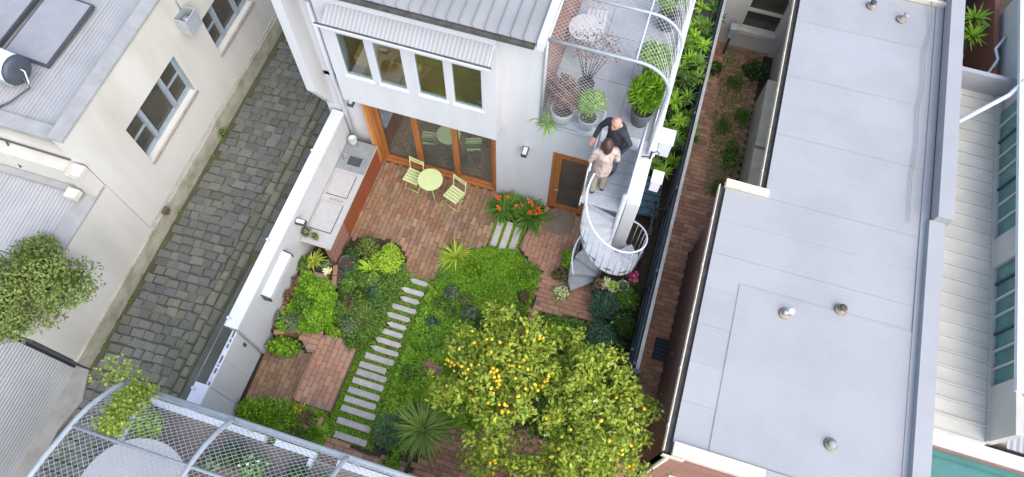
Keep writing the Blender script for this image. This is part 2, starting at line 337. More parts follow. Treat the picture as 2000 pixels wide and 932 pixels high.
def brick_mesh(l, wd, h, b, m, name='brick', jit=0.0):
    B = MB(); q = lambda: rnd.uniform(-jit, jit)
    x, y = l/2, wd/2
    bot = [(-x, -y, 0), (x, -y, 0), (x, y, 0), (-x, y, 0)]; sh = [(-x+q(), -y+q()), (x+q(), -y+q()), (x+q(), y+q()), (-x+q(), y+q())]
    mid = [(px, py, h-b) for px, py in sh]; top = [(px*(1-2*b/l), py*(1-2*b/wd), h+q()*.15) for px, py in sh]
    B.add(bot+mid+top, [(8, 9, 10, 11)]+[(i, (i+1) % 4, 4+(i+1) % 4, 4+i) for i in range(4)]+[(4+i, 4+(i+1) % 4, 8+(i+1) % 4, 8+i) for i in range(4)])
    me = bpy.data.meshes.new(name); me.from_pydata(B.v, [], B.f); me.update(); me.materials.append(m); return me
def lay(parent, spots, meshes, name='brick', cap=300, focus=(-1, 4)):
    """place pieces (x,y,z,rot,index) as children; beyond the cap one joined 'stuff' part"""
    spots = sorted(spots, key=lambda s: (s[0]-focus[0])**2+(s[1]-focus[1])**2)
    for s_ in spots[:cap]:
        o = bpy.data.objects.new(name, meshes[s_[4] % len(meshes)]); link(o, parent); o.location = s_[:3]; o.rotation_euler = (rnd.uniform(-.01, .01), rnd.uniform(-.01, .01), s_[3])
    if len(spots) > cap:
        B = MB()
        for s_ in spots[cap:]:
            me = meshes[s_[4] % len(meshes)]; c, q = math.cos(s_[3]), math.sin(s_[3])
            B.add([(s_[0]+c*v.co.x-q*v.co.y, s_[1]+q*v.co.x+c*v.co.y, s_[2]+v.co.z) for v in me.vertices], [tuple(p.vertices) for p in me.polygons])
        tag(B.build(name+'s_beyond', meshes[0].materials[0], parent), kind='stuff')
def pave(name, poly, z, m, l=.212, wd=.101, gap=.007, ang=PI/2, base=MORTAR, bond=.5, off=(0, 0), holes=(), label=None):
    st = struct(MB().prism(poly, z-.05, z+.012).build(name, base))
    if label: st['label'] = label
    ms = [brick_mesh(l, wd, .03, .006, m, jit=.004) for _ in range(6)]
    xs = [p[0] for p in poly]; ys = [p[1] for p in poly]; cx, cy = (min(xs)+max(xs))/2+off[0], (min(ys)+max(ys))/2+off[1]; ext = max(max(xs)-min(xs), max(ys)-min(ys))
    ca, sa = math.cos(ang), math.sin(ang); sp = []
    nr_ = int(ext/(wd+gap))+2; nc = int(ext/(l+gap))+2
    for i in range(-nr_, nr_+1):
        for j in range(-nc, nc+1):
            u = (j+(bond*(i % 2)))*(l+gap)+rnd.uniform(-.006, .006); v = i*(wd+gap)
            x, y = cx+u*ca-v*sa, cy+u*sa+v*ca
            if inpoly(x, y, poly) and not any(inpoly(x, y, h) for h in holes):
                sp.append((x, y, z+rnd.uniform(0, .006), ang+rnd.uniform(-.02, .02), rnd.randrange(6)))
    lay(st, sp, ms); return st

# ================================================================== GROUND AND LANE
struct(MB().box(-300, 300, -300, 300, -.5, -.1).build('ground', SOIL))
lane = struct(MB().box(-9.55, -6.35, -6, 26, -.08, 0).build('lane', MOSSJOINT)); lane['label'] = 'narrow bluestone cobbled lane between cream and white walls'
def cobble(l, wd, h, m):
    return brick_mesh(l, wd, h, .018, m, 'cobble', .022)
# cobble courses: individual stones, unique shapes
cs = [cobble(l, wd, .04, BLUESTONE) for l in (.19, .23, .26, .30) for wd in (.192,) for _ in range(5)]
lens_ = [l for l in (.19, .23, .26, .30) for _ in range(5)]
spots = []; ends = []
y = -2.5
while y < 13.5:
    x = -9.32+rnd.uniform(-.08, .05); sk = rnd.uniform(-.015, .015)
    while x < -7.80:
        k = rnd.randrange(20); L_ = lens_[k]+.016
        if x+L_ > -7.765:
            gap = -7.765-x
            if gap > .09: ends.append((x+gap/2, y+sk+(x+9)*.05, 0, rnd.uniform(-.03, .05), min(3, int((gap-.09)/.055))))
            break
        spots.append((x+L_/2, y+sk+rnd.uniform(-.012, .012)+(x+9)*.05, 0+rnd.uniform(-.006, .008), rnd.uniform(-.05, .08), k)); x += L_
    y += .209
lay(lane, spots, cs, 'cobble', 300, (-8, 5)); lay(lane, ends, [cobble(l, .192, .04, BLUESTONE) for l in (.085, .135, .19, .24)], 'cobble', 300, (-8, 5))
dr = [cobble(l, wd, .042, DRAINST) for l, wd in ((.17, .26), (.18, .32), (.16, .22), (.19, .36))]
sp = []
for cx in (-7.70, -7.48):
    y = -2.5
    while y < 13.5:
        k = rnd.randrange(4); h = (.26, .32, .22, .36)[k]
        sp.append((cx+rnd.uniform(-.015, .015), y+h/2, .004, rnd.uniform(-.04, .04), k)); y += h+.022
lay(lane, sp, dr, 'drain_stone', 300, (-8, 5))
big = [cobble(l, wd, .036, BLUESTONE) for l, wd in ((.36, .30), (.42, .34), (.34, .26), (.30, .38))]
sp = []
y = -2.0
while y < 13.5:
    x = -7.36
    while x < -6.6:
        k = rnd.randrange(4); wd_ = (.36, .42, .34, .30)[k]
        if not (inpoly(x+wd_/2, y, [(-7.6, -3), (-6.3, -3), (-6.3, 5.2), (-7.3, 4.6), (-7.2, 2.6)])): sp.append((x+wd_/2, y+rnd.uniform(-.02, .02), 0, rnd.uniform(-.06, .06), k))
        x += wd_+.025
    y += .36
lay(lane, sp, big, 'cobble', 300, (-8, 5))
struct(MB().prism([(-7.36, -4), (-6.34, -4), (-6.34, 5.3), (-7.0, 5.2), (-7.28, 4.2), (-7.34, 2.4)], .001, .032).build('lane_patch', ASPH))
struct(MB().prism([(-9.72, -5), (-9.32, -5), (-9.30, -1.5), (-9.36, -.2), (-9.2, .45), (-9.33, .8), (-9.42, 1.06), (-9.72, 1.06)], -.06, .075).build('kerb', CONC))
# weeds along the lane joints
def weeds(name, label, spots, m, n, sz):
    P = []
    for x, y, r in spots: P.append(np.array([x, y, .03])+nr.normal(size=(n, 3))*np.array([r, r, .01]))
    P = np.concatenate(P); P[:, 2] = np.abs(P[:, 2]-.03)+.03
    o = flatleaves(name, m, None, P, nr.normal(size=P.shape)*.5+np.array([0, 0, 1]), sz); tag(o, label, 'weeds', kind='stuff')
weeds('lane_weeds', 'tiny green weeds growing in the cobble joints', [(-7.76, 5.81, .06), (-7.8, 6.3, .02), (-9.4, 2.2, .04), (-9.4, 2.7, .05), (-9.42, 3.3, .04), (-9.3, .98, .08), (-9.42, 5.0, .03), (-9.42, 7.2, .04), (-9.42, 6.6, .04), (-9.4, -.6, .05), (-9.4, 1.6, .05)], OLIVE, 60, .03)
yard = struct(MB().box(-6.12, 1.36, .7, 7.78, -.09, -.03).build('garden_soil', SOIL))

# ================================================================== GARDEN PAVING
PATIO = [(-5.45, 7.74), (-2.45, 7.74), (-2.35, 7.2), (-2.38, 6.35), (-2.75, 6.1), (-3.15, 6.15), (-3.12, 5.2), (-3.85, 5.08), (-4.02, 5.65), (-4.5, 5.85), (-5.45, 5.6)]
pave('patio', PATIO, -.02, BRICKM, label='red brick patio in front of the sliding doors')
PATH2 = [(-1.62, 6.55), (-1.55, 7.0), (-1.3, 7.2), (-1.3, 7.74), (-.36, 7.74), (-.30, 6.6), (-.55, 6.2), (-.95, 6.1)]
pave('door_path', PATH2, -.02, BRICKP, ang=PI/2, label='pink brick path at the small glazed door')
PATH3 = [(-.98, 6.12), (-.6, 6.25), (-.3, 6.55), (-.1, 6.3), (.5, 6.0), (.55, 5.35), (-.72, 5.2), (-.80, 4.6), (-1.0, 4.6), (-.88, 5.4)]
pave('stair_path', PATH3, -.02, BRICKP, ang=0, label='brick paving below the spiral stair')
SEATF = [(-6.1, 2.62), (-5.05, 2.8), (-5.05, 1.75), (-6.05, 1.3)]
pave('sunken_floor', SEATF, -.02, BRICKM, label='brick floor beside the white gate')
LOW = [(-2.3, .75), (.9, .75), (1.0, 2.4), (-.7, 2.7), (-1.3, 2.45), (-2.0, 2.2)]
pave('lower_paving', LOW, -.02, BRICKD, ang=0, label='shaded brown brick paving under the lemon tree')
pave('lower_edge', [(-4.15, 1.28), (-3.2, 1.2), (-2.4, 1.3), (-2.32, .75), (-4.2, .75)], -.02, BRICKP, ang=0, label='brick paving at the foot of the stepping stones')
pave('brick_patch', [(-2.78, 3.42), (-2.35, 3.36), (-2.3, 3.05), (-2.75, 3.02)], .03, BRICKP, ang=.1, label='small square of bricks set in the ground cover')
# raised pink brick seat
st = thing('brick_bench', 'low L-shaped pink brick seat beside the stepping stones', 'bench', (0, 0, 0))
L1 = [(-5.03, 3.22), (-4.62, 3.28), (-4.22, 3.05), (-4.24, 1.75), (-5.03, 1.75)]
MB().prism(L1, -.05, .142).build('core', MORTARP, st)
sp = []
ms = [brick_mesh(.225, .107, .03, .006, BRICKP, jit=.003) for _ in range(6)]
for i in range(0, 16):
    for j in range(0, 9):
        x = -5.03+.06+i*.115-.0; y = 1.87+j*.233+(.115 if i % 2 else 0)
        if inpoly(x, y, L1): sp.append((x, y, .13, PI/2, rnd.randrange(6)))
for lv in range(2):
    for j in range(7): sp.append((-5.045, 1.9+j*.2+.0, -.02+lv*.075, PI/2, rnd.randrange(6)))
lay(st, sp, ms)
L2 = [(-5.5, 3.35), (-5.03, 3.25), (-5.03, 2.82), (-5.2, 2.78), (-5.45, 3.02)]
MB().prism(L2, -.05, .122).build('arm', MORTARP, st)
lay(st, [(x, y, .11, .1, rnd.randrange(6)) for x in (-5.38, -5.15) for y in (3.27, 3.15, 3.03, 2.91) if inpoly(x, y, L2)], ms)

# stepping stones
path = struct(MB().prism([(-3.68, 5.1), (-3.22, 5.1), (-3.22, 1.35), (-4.1, 1.35), (-4.1, 2.7)], -.045, -.012).build('stepping_path', SOIL)); path['label'] = 'row of pale concrete sleepers crossing the lawn'
ST = [(-3.73, 5.02, -3.27, 5.05), (-3.86, 4.8, -3.27, 4.77), (-3.79, 4.6, -3.31, 4.55), (-3.95, 4.37, -3.29, 4.33), (-3.96, 4.15, -3.36, 4.12), (-3.85, 3.97, -3.37, 3.9), (-3.98, 3.78, -3.38, 3.71), (-3.97, 3.56, -3.34, 3.51), (-4.0, 3.35, -3.32, 3.32), (-4.02, 3.15, -3.36, 3.11), (-4.06, 2.95, -3.45, 2.89), (-4.06, 2.76, -3.38, 2.73), (-4.07, 2.56, -3.37, 2.55), (-4.08, 2.36, -3.37, 2.32), (-4.08, 2.16, -3.38, 2.13), (-4.07, 1.94, -3.31, 1.95), (-4.05, 1.69, -3.31, 1.68), (-3.99, 1.41, -3.28, 1.4)]
for i, (x0, y0, x1, y1) in enumerate(ST):
    d = .065 if i > 8 else .058; e = rnd.uniform(.0, .05); pt = (i < 9)
    yc = (y0+y1)/2-.02
    poly = [(x0, yc+.01), (x0+.1+e, yc-d), (x1-.06, yc-d), (x1, yc), (x1-.05, yc+d), (x0+.08+e, yc+d)] if pt else [(x0, yc-d), (x1-.02, yc-d), (x1, yc), (x1-.02, yc+d), (x0, yc+d)]
    B = MB(); n = len(poly); cx = sum(p[0] for p in poly)/n
    B.add([(p[0], p[1], -.03) for p in poly]+[(p[0], p[1], .038) for p in poly]+[(cx+(p[0]-cx)*.985, yc+(p[1]-yc)*.9, .045) for p in poly],
          [tuple(range(2*n, 3*n))]+[(k*n+j, k*n+(j+1) % n, (k+1)*n+(j+1) % n, (k+1)*n+j) for k in (0, 1) for j in range(n)])
    B.build('paving_slab', PAVER, path)
p3 = struct(MB().prism([(-2.28, 7.1), (-1.66, 7.1), (-1.7, 6.3), (-2.26, 6.3)], -.045, -.012).build('slab_crossing', SOIL)); p3['label'] = 'three pale slabs between patio and pink path'
for x, y0, y1 in ((-2.2, 6.38, 7.02), (-1.98, 6.28, 7.08), (-1.76, 6.32, 7.02)):
    MB().bbox(x-.075, x+.075, y0, y1, -.03, .04, .008).build('paving_slab', PAVER, p3)

# ================================================================== LAWN AND GROUND COVER (uncountable)
def cover(name, label, poly, n, m, leaf, h, holes=(), cat='ground cover', z=-.02, lump=.6):
    xs = [p[0] for p in poly]; ys = [p[1] for p in poly]; pts = []
    while len(pts) < n:
        x, y = rnd.uniform(min(xs), max(xs)), rnd.uniform(min(ys), max(ys))
        if not inpoly(x, y, poly) or any(inpoly(x, y, q) for q in holes): continue
        hh = h*(.25+lump*(.5+.5*math.sin(x*5.1+1.3*math.sin(y*4.3))*math.cos(y*5.7+x))+.45*max(0, math.sin(x*13.7+2*math.sin(y*9.1))*math.sin(y*12.3+x*3)))
        pts.append((x, y, z+hh*rnd.uniform(.15, 1)))
    P = np.array(pts); o = flatleaves(name, m, None, P, nr.normal(size=P.shape)*.4+np.array([0, 0, 1]), leaf); return tag(o, label, cat, kind='stuff')
SLABS = [[(a-.01, (b+d)/2-.07), (c+.0, (b+d)/2-.07), (c+.0, (b+d)/2+.04), (a-.01, (b+d)/2+.04)] for a, b, c, d in ST]
cover('path_grass', 'short grass growing between the stepping stones', [(-3.75, 5.15), (-3.15, 5.15), (-3.15, 1.3), (-4.22, 1.3), (-4.2, 3.0)], 15000, GREENLAWN, .03, .05, SLABS, 'grass')
cover('lawn', 'bright green soft ground cover lawn in the middle of the garden', [(-3.15, 5.2), (-3.1, 6.05), (-2.6, 6.1), (-2.3, 6.3), (-1.62, 6.4), (-.95, 6.05), (-.95, 5.3), (-1.1, 4.3), (-2.3, 4.2), (-3.0, 4.6)], 30000, GREENLAWN, .042, .17, (), 'lawn')
cover('ground_cover', 'dense mixed green ground cover right of the stepping stones', [(-3.2, 5.0), (-2.3, 4.3), (-1.1, 4.4), (-.8, 3.4), (-1.2, 2.3), (-2.0, 2.2), (-2.6, 1.35), (-3.2, 1.6)], 24000, GREEN1, .055, .3, [[(-2.78, 3.4), (-2.33, 3.34), (-2.3, 3.07), (-2.73, 3.04)]])
cover('bed_cover', 'low green plants left of the stepping stones', [(-4.1, 5.5), (-3.75, 5.1), (-3.85, 4.6), (-3.98, 3.6), (-4.15, 3.0), (-4.6, 3.3), (-5.0, 3.5), (-5.2, 4.8), (-4.6, 5.4)], 13000, GREENMID, .055, .28)
cover('slab_moss', 'green moss between the three pale slabs', [(-2.32, 7.1), (-1.62, 7.05), (-1.66, 6.3), (-2.3, 6.25)], 4500, GREENLAWN, .03, .045, [[(-2.28, 6.35), (-2.12, 6.35), (-2.12, 7.05), (-2.28, 7.05)], [(-2.06, 6.27), (-1.9, 6.27), (-1.9, 7.08), (-2.06, 7.08)], [(-1.84, 6.3), (-1.68, 6.3), (-1.68, 7.03), (-1.84, 7.03)]])
cover('shade_cover', 'green plants in the bed under the lemon tree', [(-.9, 4.55), (-.7, 5.1), (.55, 5.25), (1.25, 5.0), (1.3, 2.5), (.9, 2.4), (-.7, 2.75), (-1.1, 3.4)], 14000, GREENMID, .06, .25)
cover('bed_edge_grass', 'weedy green border below the brick floor', [(-6.05, 1.5), (-5.0, 1.75), (-4.3, 1.75), (-4.1, 1.3), (-4.2, .85), (-6.05, .85)], 6500, GREEN1, .06, .15)
# ================================================================== WHITE HOUSE
H = thing('white_house', 'white rendered two storey house with roof terrace and timber doors', 'house', (-3, 7.8, 0))
def hb(name, m, *boxes):
    B = MB()
    for b in boxes: B.box(*[v for v in b])
    o = B.build(name, m, None); o.parent = H; o.matrix_parent_inverse = Matrix.Translation((3, -7.8, 0)); return o
def hp(o, par=None):
    o.parent = par or H
    if par is None: o.matrix_parent_inverse = Matrix.Translation((3, -7.8, 0))
    return o
hb('wall', WHITE,
   (-6.3, -5.45, 7.8, 8.0, 0, 2.95), (-5.45, -2.55, 7.8, 8.0, 2.5, 2.95), (-2.55, -1.30, 7.75, 8.0, 0, 3.28), (-1.30, -.37, 7.75, 8.0, 2.45, 3.28), (-.37, .6, 7.75, 8.0, 0, 3.28),
   (-6.3, -5.72, 7.8, 8.0, 2.95, 6.0), (-2.42, -1.66, 7.75, 8.0, 3.28, 6.0))
hb('bay', WHITE,
   (-5.72, -2.42, 7.4, 7.8, 2.85, 2.95), (-5.72, -2.42, 7.4, 7.5, 2.95, 3.74), (-5.72, -5.46, 7.4, 7.5, 3.74, 4.95), (-4.90, -4.76, 7.4, 7.5, 3.74, 4.95), (-4.20, -3.96, 7.4, 7.5, 3.74, 4.95),
   (-3.40, -3.26, 7.4, 7.5, 3.74, 4.95), (-2.69, -2.42, 7.4, 7.5, 3.74, 4.95), (-5.72, -2.42, 7.4, 7.5, 4.95, 6.0), (-5.72, -5.62, 7.5, 7.8, 2.95, 6.0), (-2.52, -2.42, 7.5, 7.75, 2.95, 6.0))
fin = MB().prism([(7.8, 0), (7.8, 1.9), (7.35, 2.9), (7.35, 6.05), (14, 6.05), (14, 0)], -6.5, -6.3, 'x').build('fin_wall', WHITE); hp(fin)
hb('side_wall', WHITE, (.42, .6, 8.0, 14, 0, 3.0))
hb('upper_brick_wall', BRICKY, (-1.82, -1.66, 8.0, 14, 3.3, 6.0))
hb('back_wall', WHITE, (-6.3, -5.9, 11.8, 12, 0, 6.0), (-5.9, -1.82, 11.8, 12, 2.6, 3.3), (-5.9, -1.82, 11.8, 12, 5.7, 6.0), (-2.3, -1.82, 11.8, 12, 3.3, 5.7), (-2.3, .6, 11.8, 12, 0, 2.6))  # large rear openings, out of view, added to let light into both rooms
hb('interior_back', INTWALL, (-1.0, -.9, 8.0, 11.8, .05, 2.95))
hb('terrace_slab', CONC, (-1.66, .6, 8.0, 13.8, 3.0, 3.27))
hb('upstand', WTRIM, (.52, .66, 7.7, 14, 3.28, 3.42))
hb('interior_floor', INTFLOOR, (-6.3, .42, 8.0, 13.8, -.02, .05)); hb('upper_floor', INTWOOD, (-6.3, -1.82, 7.8, 12, 2.96, 3.08))
hb('interior_wall', INTWALL, (-4.86, -4.80, 8.9, 11.7, 3.1, 5.9))
# windows of the bay
for x0, x1 in ((-5.46, -4.90), (-4.76, -4.20), (-3.96, -3.40), (-3.26, -2.69)):
    wn = MB().box(x0, x1, 7.418, 7.423, 3.74, 4.95).build('window', GLASSUP); hp(wn)
    B = MB()
    for b in ((x0, x0+.014, 3.74, 4.95), (x1-.014, x1, 3.74, 4.95), (x0+.014, x1-.014, 3.74, 3.765), (x0+.014, x1-.014, 4.935, 4.95)): B.box(b[0], b[1], 7.408, 7.46, b[2], b[3])
    hp(B.build('frame', WTRIM), wn); hp(MB().box(x0-.03, x1+.03, 7.37, 7.40, 3.70, 3.735).build('sill', WTRIM), wn)
# sheet awning over the windows
aw = MB().prism([(7.4, 5.70), (7.1, 5.52), (7.1, 5.48), (7.4, 5.66)], -5.42, -2.45, 'x').build('awning', WTRIM); hp(aw)
ang = math.atan2(.18, .3)
c_ = corr('awning_sheet', ROOFWHITE, None,   .36, 2.95, .076, .004, 'y', (-5.41, 7.09, 5.525), (ang, 0, 0)); hp(c_, aw)
hp(MB().box(-5.56, -2.40, 7.05, 7.09, 5.48, 5.525).build('awning_gutter', DARKGAP), aw); hp(MB().box(-5.56, -2.40, 7.035, 7.05, 5.475, 5.52).build('awning_gutter_lip', WTRIM), aw)
# main roof: trough-profile sheets, each its own piece
for i in range(21):
    x1 = -1.70-i*.213; x0 = x1-.209
    if x0 < -6.35: break
    B = MB(); z0, z1 = 6.17, 6.27
    B.prism([(7.28, z0), (9.0, z1), (9.0, z1-.02), (7.28, z0-.02)], x0, x1, 'x'); B.prism([(7.28, z0+.04), (9.0, z1+.04), (9.0, z1-.02), (7.28, z0-.02)], x1-.012, x1+.003, 'x')
    hp(B.build('roof_sheet', SEAM))
hb('roof_fascia', WTRIM, (-6.35, -1.62, 7.34, 7.36, 6.0, 6.12), (-6.3, -1.66, 7.36, 8.9, 6.005, 6.03)); hb('gutter', DARKGAP, (-6.35, -1.74, 7.24, 7.34, 6.03, 6.11)); hp(MB().prism([(7.24, 6.05), (14, 6.45), (14, 6.60), (7.24, 6.235)], -1.69, -1.58, 'x').build('barge_board', WTRIM))
hp(MB().prism([(9.02, 6.25), (12, 6.43), (12, 6.42), (9.02, 6.24)], -6.3, -1.7, 'x').build('added_skylight', SHCLEAR))  # clear roof panel out of view, added to bring daylight to the upper floor
# sliding doors
hb('door_jamb', TIMBERLT, (-5.52, -5.45, 7.62, 8.0, .05, 2.5)); hb('door_head', TIMBER, (-5.45, -2.55, 7.84, 7.94, 2.42, 2.5)); hb('door_track', TIMBER, (-5.45, -2.55, 7.76, 7.95, -.02, .06)); hb('door_jamb', TIMBER, (-2.615, -2.55, 7.76, 7.96, .06, 2.42)); hb('door_jamb', TIMBER, (-5.45, -5.36, 7.74, 7.96, .06, 2.42))
for x0, x1 in ((-5.36, -4.45), (-4.45, -3.53), (-3.53, -2.615)):
    g_ = MB().box(x0+.06, x1-.06, 7.868, 7.874, .13, 2.36).build('sliding_door', GLASS); hp(g_); B = MB()
    for b in ((x0, x0+.07, .06, 2.42), (x1-.07, x1, .06, 2.42), (x0+.07, x1-.07, .06, .14), (x0+.07, x1-.07, 2.34, 2.42)): B.box(b[0]+.001, b[1]-.001, 7.83, 7.91, b[2], b[3])
    hp(B.build('door_frame', TIMBER), g_)
# small door
hb('door_surround', TIMBER, (-1.30, -1.23, 7.73, 7.85, 0, 2.45), (-.44, -.37, 7.73, 7.85, 0, 2.45), (-1.23, -.44, 7.73, 7.85, 2.38, 2.45)); d = MB().box(-1.12, -.55, 7.785, 7.79, .2, 2.26).build('garden_door', DARKGLASS); hp(d)
B = MB()
for b in ((-1.23, -1.1, .03, 2.38), (-.57, -.44, .03, 2.38), (-1.1, -.57, .03, .22), (-1.1, -.57, 2.25, 2.38)): B.box(b[0], b[1], 7.76, 7.81, b[2], b[3])
hp(B.build('door_frame', TIMBER), d); hp(MB().tube([(-1.17, 7.76, 1.0), (-1.17, 7.70, 1.0), (-1.07, 7.70, 1.0)], .012, 6).build('handle', STEEL, None, True), d)
hp(MB().lathe([(.34, 0), (.36, .012), (.33, .02)], 28, (-.9, 7.45, .02)).build('door_mat', MORTAR))
# downpipe at the left
hp(MB().tube([(-6.05, 7.72, 5.2), (-6.05, 7.72, 2.9), (-6.0, 7.70, .95)], .045, 10).build('downpipe', WTRIM, None, True))
# wall lights on the house and boundary wall
def wall_light(label, loc, rz):
    t = thing('wall_light', label, 'light', loc, rz); B = MB()
    for b in ((-.06, -.046, -.22, 0), (.046, .06, -.22, 0), (-.046, .046, -.22, -.206), (-.046, .046, -.014, 0)): B.box(b[0], b[1], b[2], b[3], -.05, .05)
    B.build('frame', DGREY, t); MB().box(-.046, .046, -.206, -.014, -.03, .04).build('diffuser', WTRIM, t)
wall_light('small black framed wall light left of sliding doors', (-5.76, 7.797, 2.36), 0)
wall_light('small black framed wall light beside the small door', (-1.88, 7.747, 2.32), 0)
wall_light('small black framed light on white boundary wall', (-6.097, 5.05, 1.5), PI/2)
# interior furniture seen through the upper windows
t = thing('low_cabinet', 'timber cabinet behind the leftmost upper window', 'cabinet', (-5.25, 8.3, 3.08)); MB().bbox(-.22, .2, -.5, .5, 0, .75, .01).build('carcass', INTWOOD, t); MB().box(-.2, .18, -.512, -.5, .05, .36).build('drawer', INTWOOD, t); MB().box(-.2, .18, -.512, -.5, .38, .7).build('drawer', INTWOOD, t)
t = thing('black_monitor', 'black screen standing on the timber cabinet upstairs', 'screen', (-5.2, 8.45, 3.83)); MB().box(-.2, .2, 0, .03, .06, .5).build('panel', BLACK, t); MB().lathe([(.1, 0), (.1, .015), (.02, .03), (.02, .08)], 12).build('stand', BLACK, t)
# terrace floor tiles
for i in range(3):
    for j in range(5):
        x0 = -1.655+i*.73; y0 = 8.0+j*1.16
        hp(MB().box(x0+.004, min(x0+.726, .515), y0+.004, y0+1.152, 3.275, 3.30).build('terrace_tile', DECK))
hb('terrace_edge', WTRIM, (-1.66, .52, 7.72, 7.996, 3.28, 3.305))
# boxes on the outer side wall
for nm, lb, b in (('meter_box', 'white wall box high beside the terrace corner', (.68, .93, 8.02, 8.34, 2.9, 3.35)), ('meter_box', 'lower white wall box near the stair wall', (.74, .92, 7.28, 7.52, 2.75, 3.1))):
    t = thing(nm, lb, 'box', ((b[0]+b[1])/2, (b[2]+b[3])/2, b[4])); dx, dy = (b[1]-b[0])/2, (b[3]-b[2])/2
    MB().bbox(-dx, dx, -dy, dy, 0, b[5]-b[4], .012).build('casing', WTRIM, t); MB().box(-dx-.02, dx+.02, -dy-.02, dy+.02, b[5]-b[4], b[5]-b[4]+.02).build('lid', WTRIM, t)

# ---- terrace mesh cage
def cage(t, ribs, prof, purlins, tube_r=.03, mesh_cell=.056, swap=False, off=0.0):
    """prof: list of (a,z) along the hoop; ribs: positions along the other axis"""
    mp = (lambda a, b, z: (a, b, z)) if not swap else (lambda a, b, z: (b, a, z))
    for r in ribs: tube('hoop', GREYSTEEL, t, [mp(a, r, z) for a, z in prof], tube_r, 8)
    cum = [0]
    for i in range(1, len(prof)): cum.append(cum[-1]+math.dist(prof[i], prof[i-1]))
    def at(u):
        for i in range(1, len(prof)):
            if u <= cum[i] or i == len(prof)-1:
                k = (u-cum[i-1])/(cum[i]-cum[i-1]); k = min(max(k, 0), 1); return prof[i-1][0]+k*(prof[i][0]-prof[i-1][0]), prof[i-1][1]+k*(prof[i][1]-prof[i-1][1])
    for u in purlins:
        a, z = at(u*cum[-1]); tube('purlin', GREYSTEEL, t, [mp(a, ribs[0], z), mp(a, ribs[-1], z)], tube_r*.62, 8)
    U, V0, V1 = cum[-1], ribs[0], ribs[-1]; B = MB(); step = mesh_cell*1.414*1.15; k = -(V1-V0)
    for sgn in (1, -1):
        c = -(V1-V0)-.01
        while c < U+.01:
            # u = c + (v-V0) going along; clip
            u0 = max(0, c); u1 = min(U, c+(V1-V0))
            if u1-u0 > .03:
                n = max(2, int((u1-u0)/.14)+1); pts = []
                for i in range(n+1):
                    u = u0+(u1-u0)*i/n; v = V0+(u-c); v = v if sgn > 0 else V0+V1-v
                    a, z = at(u); pts.append(mp(a, v, z-.012*(1 if sgn > 0 else 1.25)))
                B.tube(pts, .0036, 3, False)
            c += step
    B.build('wire_mesh', WIRE, t)
t = thing('mesh_cage', 'grey tube and wire mesh cage arching over the house terrace', 'cage', (0, 0, 0))
prof = [(-1.64, 5.80), (-.1, 5.80)]+[(-.1+.6*math.sin(a), 5.20+.6*math.cos(a)) for a in [i*PI/2/8 for i in range(1, 9)]]+[(.5, 4.2), (.5, 3.42)]
cage(t, [7.72, 8.78, 9.84, 10.9, 11.96, 13.0], prof, [.35])
tube('post', GREYSTEEL, t, [(-1.63, 7.72, 3.3), (-1.63, 7.72, 5.8)], .028, 8); tube('bottom_rail', GREYSTEEL, t, [(-1.63, 7.72, 3.36), (-.5, 7.72, 3.36)], .024, 8)
tube('side_rail', GREYSTEEL, t, [(.5, 7.72, 4.35), (.5, 13, 4.35)], .024, 8); tube('wall_rail', GREYSTEEL, t, [(-1.62, 7.72, 5.8), (-1.62, 13, 5.8)], .028, 8)
B = MB(); U = 1.1; c = -2.4
while c < U:
    for sgn in (1, -1):
        x0 = max(0, c); x1 = min(U, c+2.4)
        if x1-x0 > .05:
            za, zb = 3.38+(x0-c), 3.38+(x1-c)
            if sgn < 0: za, zb = 3.38+5.78-3.38-za+3.38, 3.38+5.78-3.38-zb+3.38
            B.tube([(-1.62+x0, 7.725, za), (-1.62+x1, 7.725, zb)], .0028, 3, False)
    c += .09
B.build('front_mesh', WIRE, t)

# ---- walkway to the stair, pier and rails
t = thing('stair_bridge', 'white walkway of broad planks from terrace to spiral stair', 'walkway', (0, 0, 0))
for i in range(5):
    y0 = 6.34+i*.276; MB().bbox(-.44, .33, y0, y0+.268, 3.24, 3.305, .006).build('plank', STAIRM, t)
MB().box(-.46, -.44, 6.34, 7.70, 3.12, 3.315).build('beam', WTRIM, t); MB().box(.33, .35, 6.34, 7.70, 3.12, 3.315).build('beam', WTRIM, t)
tube('handrail', WTRIM, t, [(-.44, 7.7, 4.3), (-.44, 7.0, 4.3), (-.42, 6.42, 4.3)], .02, 8)
for y in (7.68, 7.0, 6.45): tube('post', WTRIM, t, [(-.44, y, 3.3), (-.44, y, 4.3)], .013, 6)
for i in range(10): tube('baluster', STAIRM, t, [(-.44, 6.52+i*.115, 3.3), (-.44, 6.52+i*.115, 4.29)], .006, 5)
tube('handrail', WTRIM, t, [(.34, 7.75, 4.25), (.34, 6.36, 4.25)], .022, 8); tube('post', WTRIM, t, [(.34, 6.36, 3.2), (.34, 6.36, 4.25)], .02, 8); tube('post', WTRIM, t, [(.34, 7.74, 3.3), (.34, 7.74, 4.25)], .02, 8)
MB().box(.332, .342, 6.38, 7.72, 3.33, 4.2).build('side_panel', STAIRM, t)
t = thing('stair_wall', 'thick white wall block beside the stair walkway', 'wall', (.55, 7.0, 0)); MB().bbox(-.17, .08, -.42, .72, -.05, 3.30, .01).build('wall_block', WHITE, t)
t = thing('hose_bracket', 'black bracket with looped cable at the terrace corner', 'bracket', (.58, 7.62, 3.33)); MB().box(-.02, .02, -.02, .02, 0, .22).build('post', BLACK, t); tube('cable', BLACK, t, [(0, 0, .2), (.1, .03, .24), (.15, .08, .12), (.12, .1, -.0)], .009, 6); tube('arm', BLACK, t, [(0, 0, .05), (-.16, -.03, .03)], .012, 6)

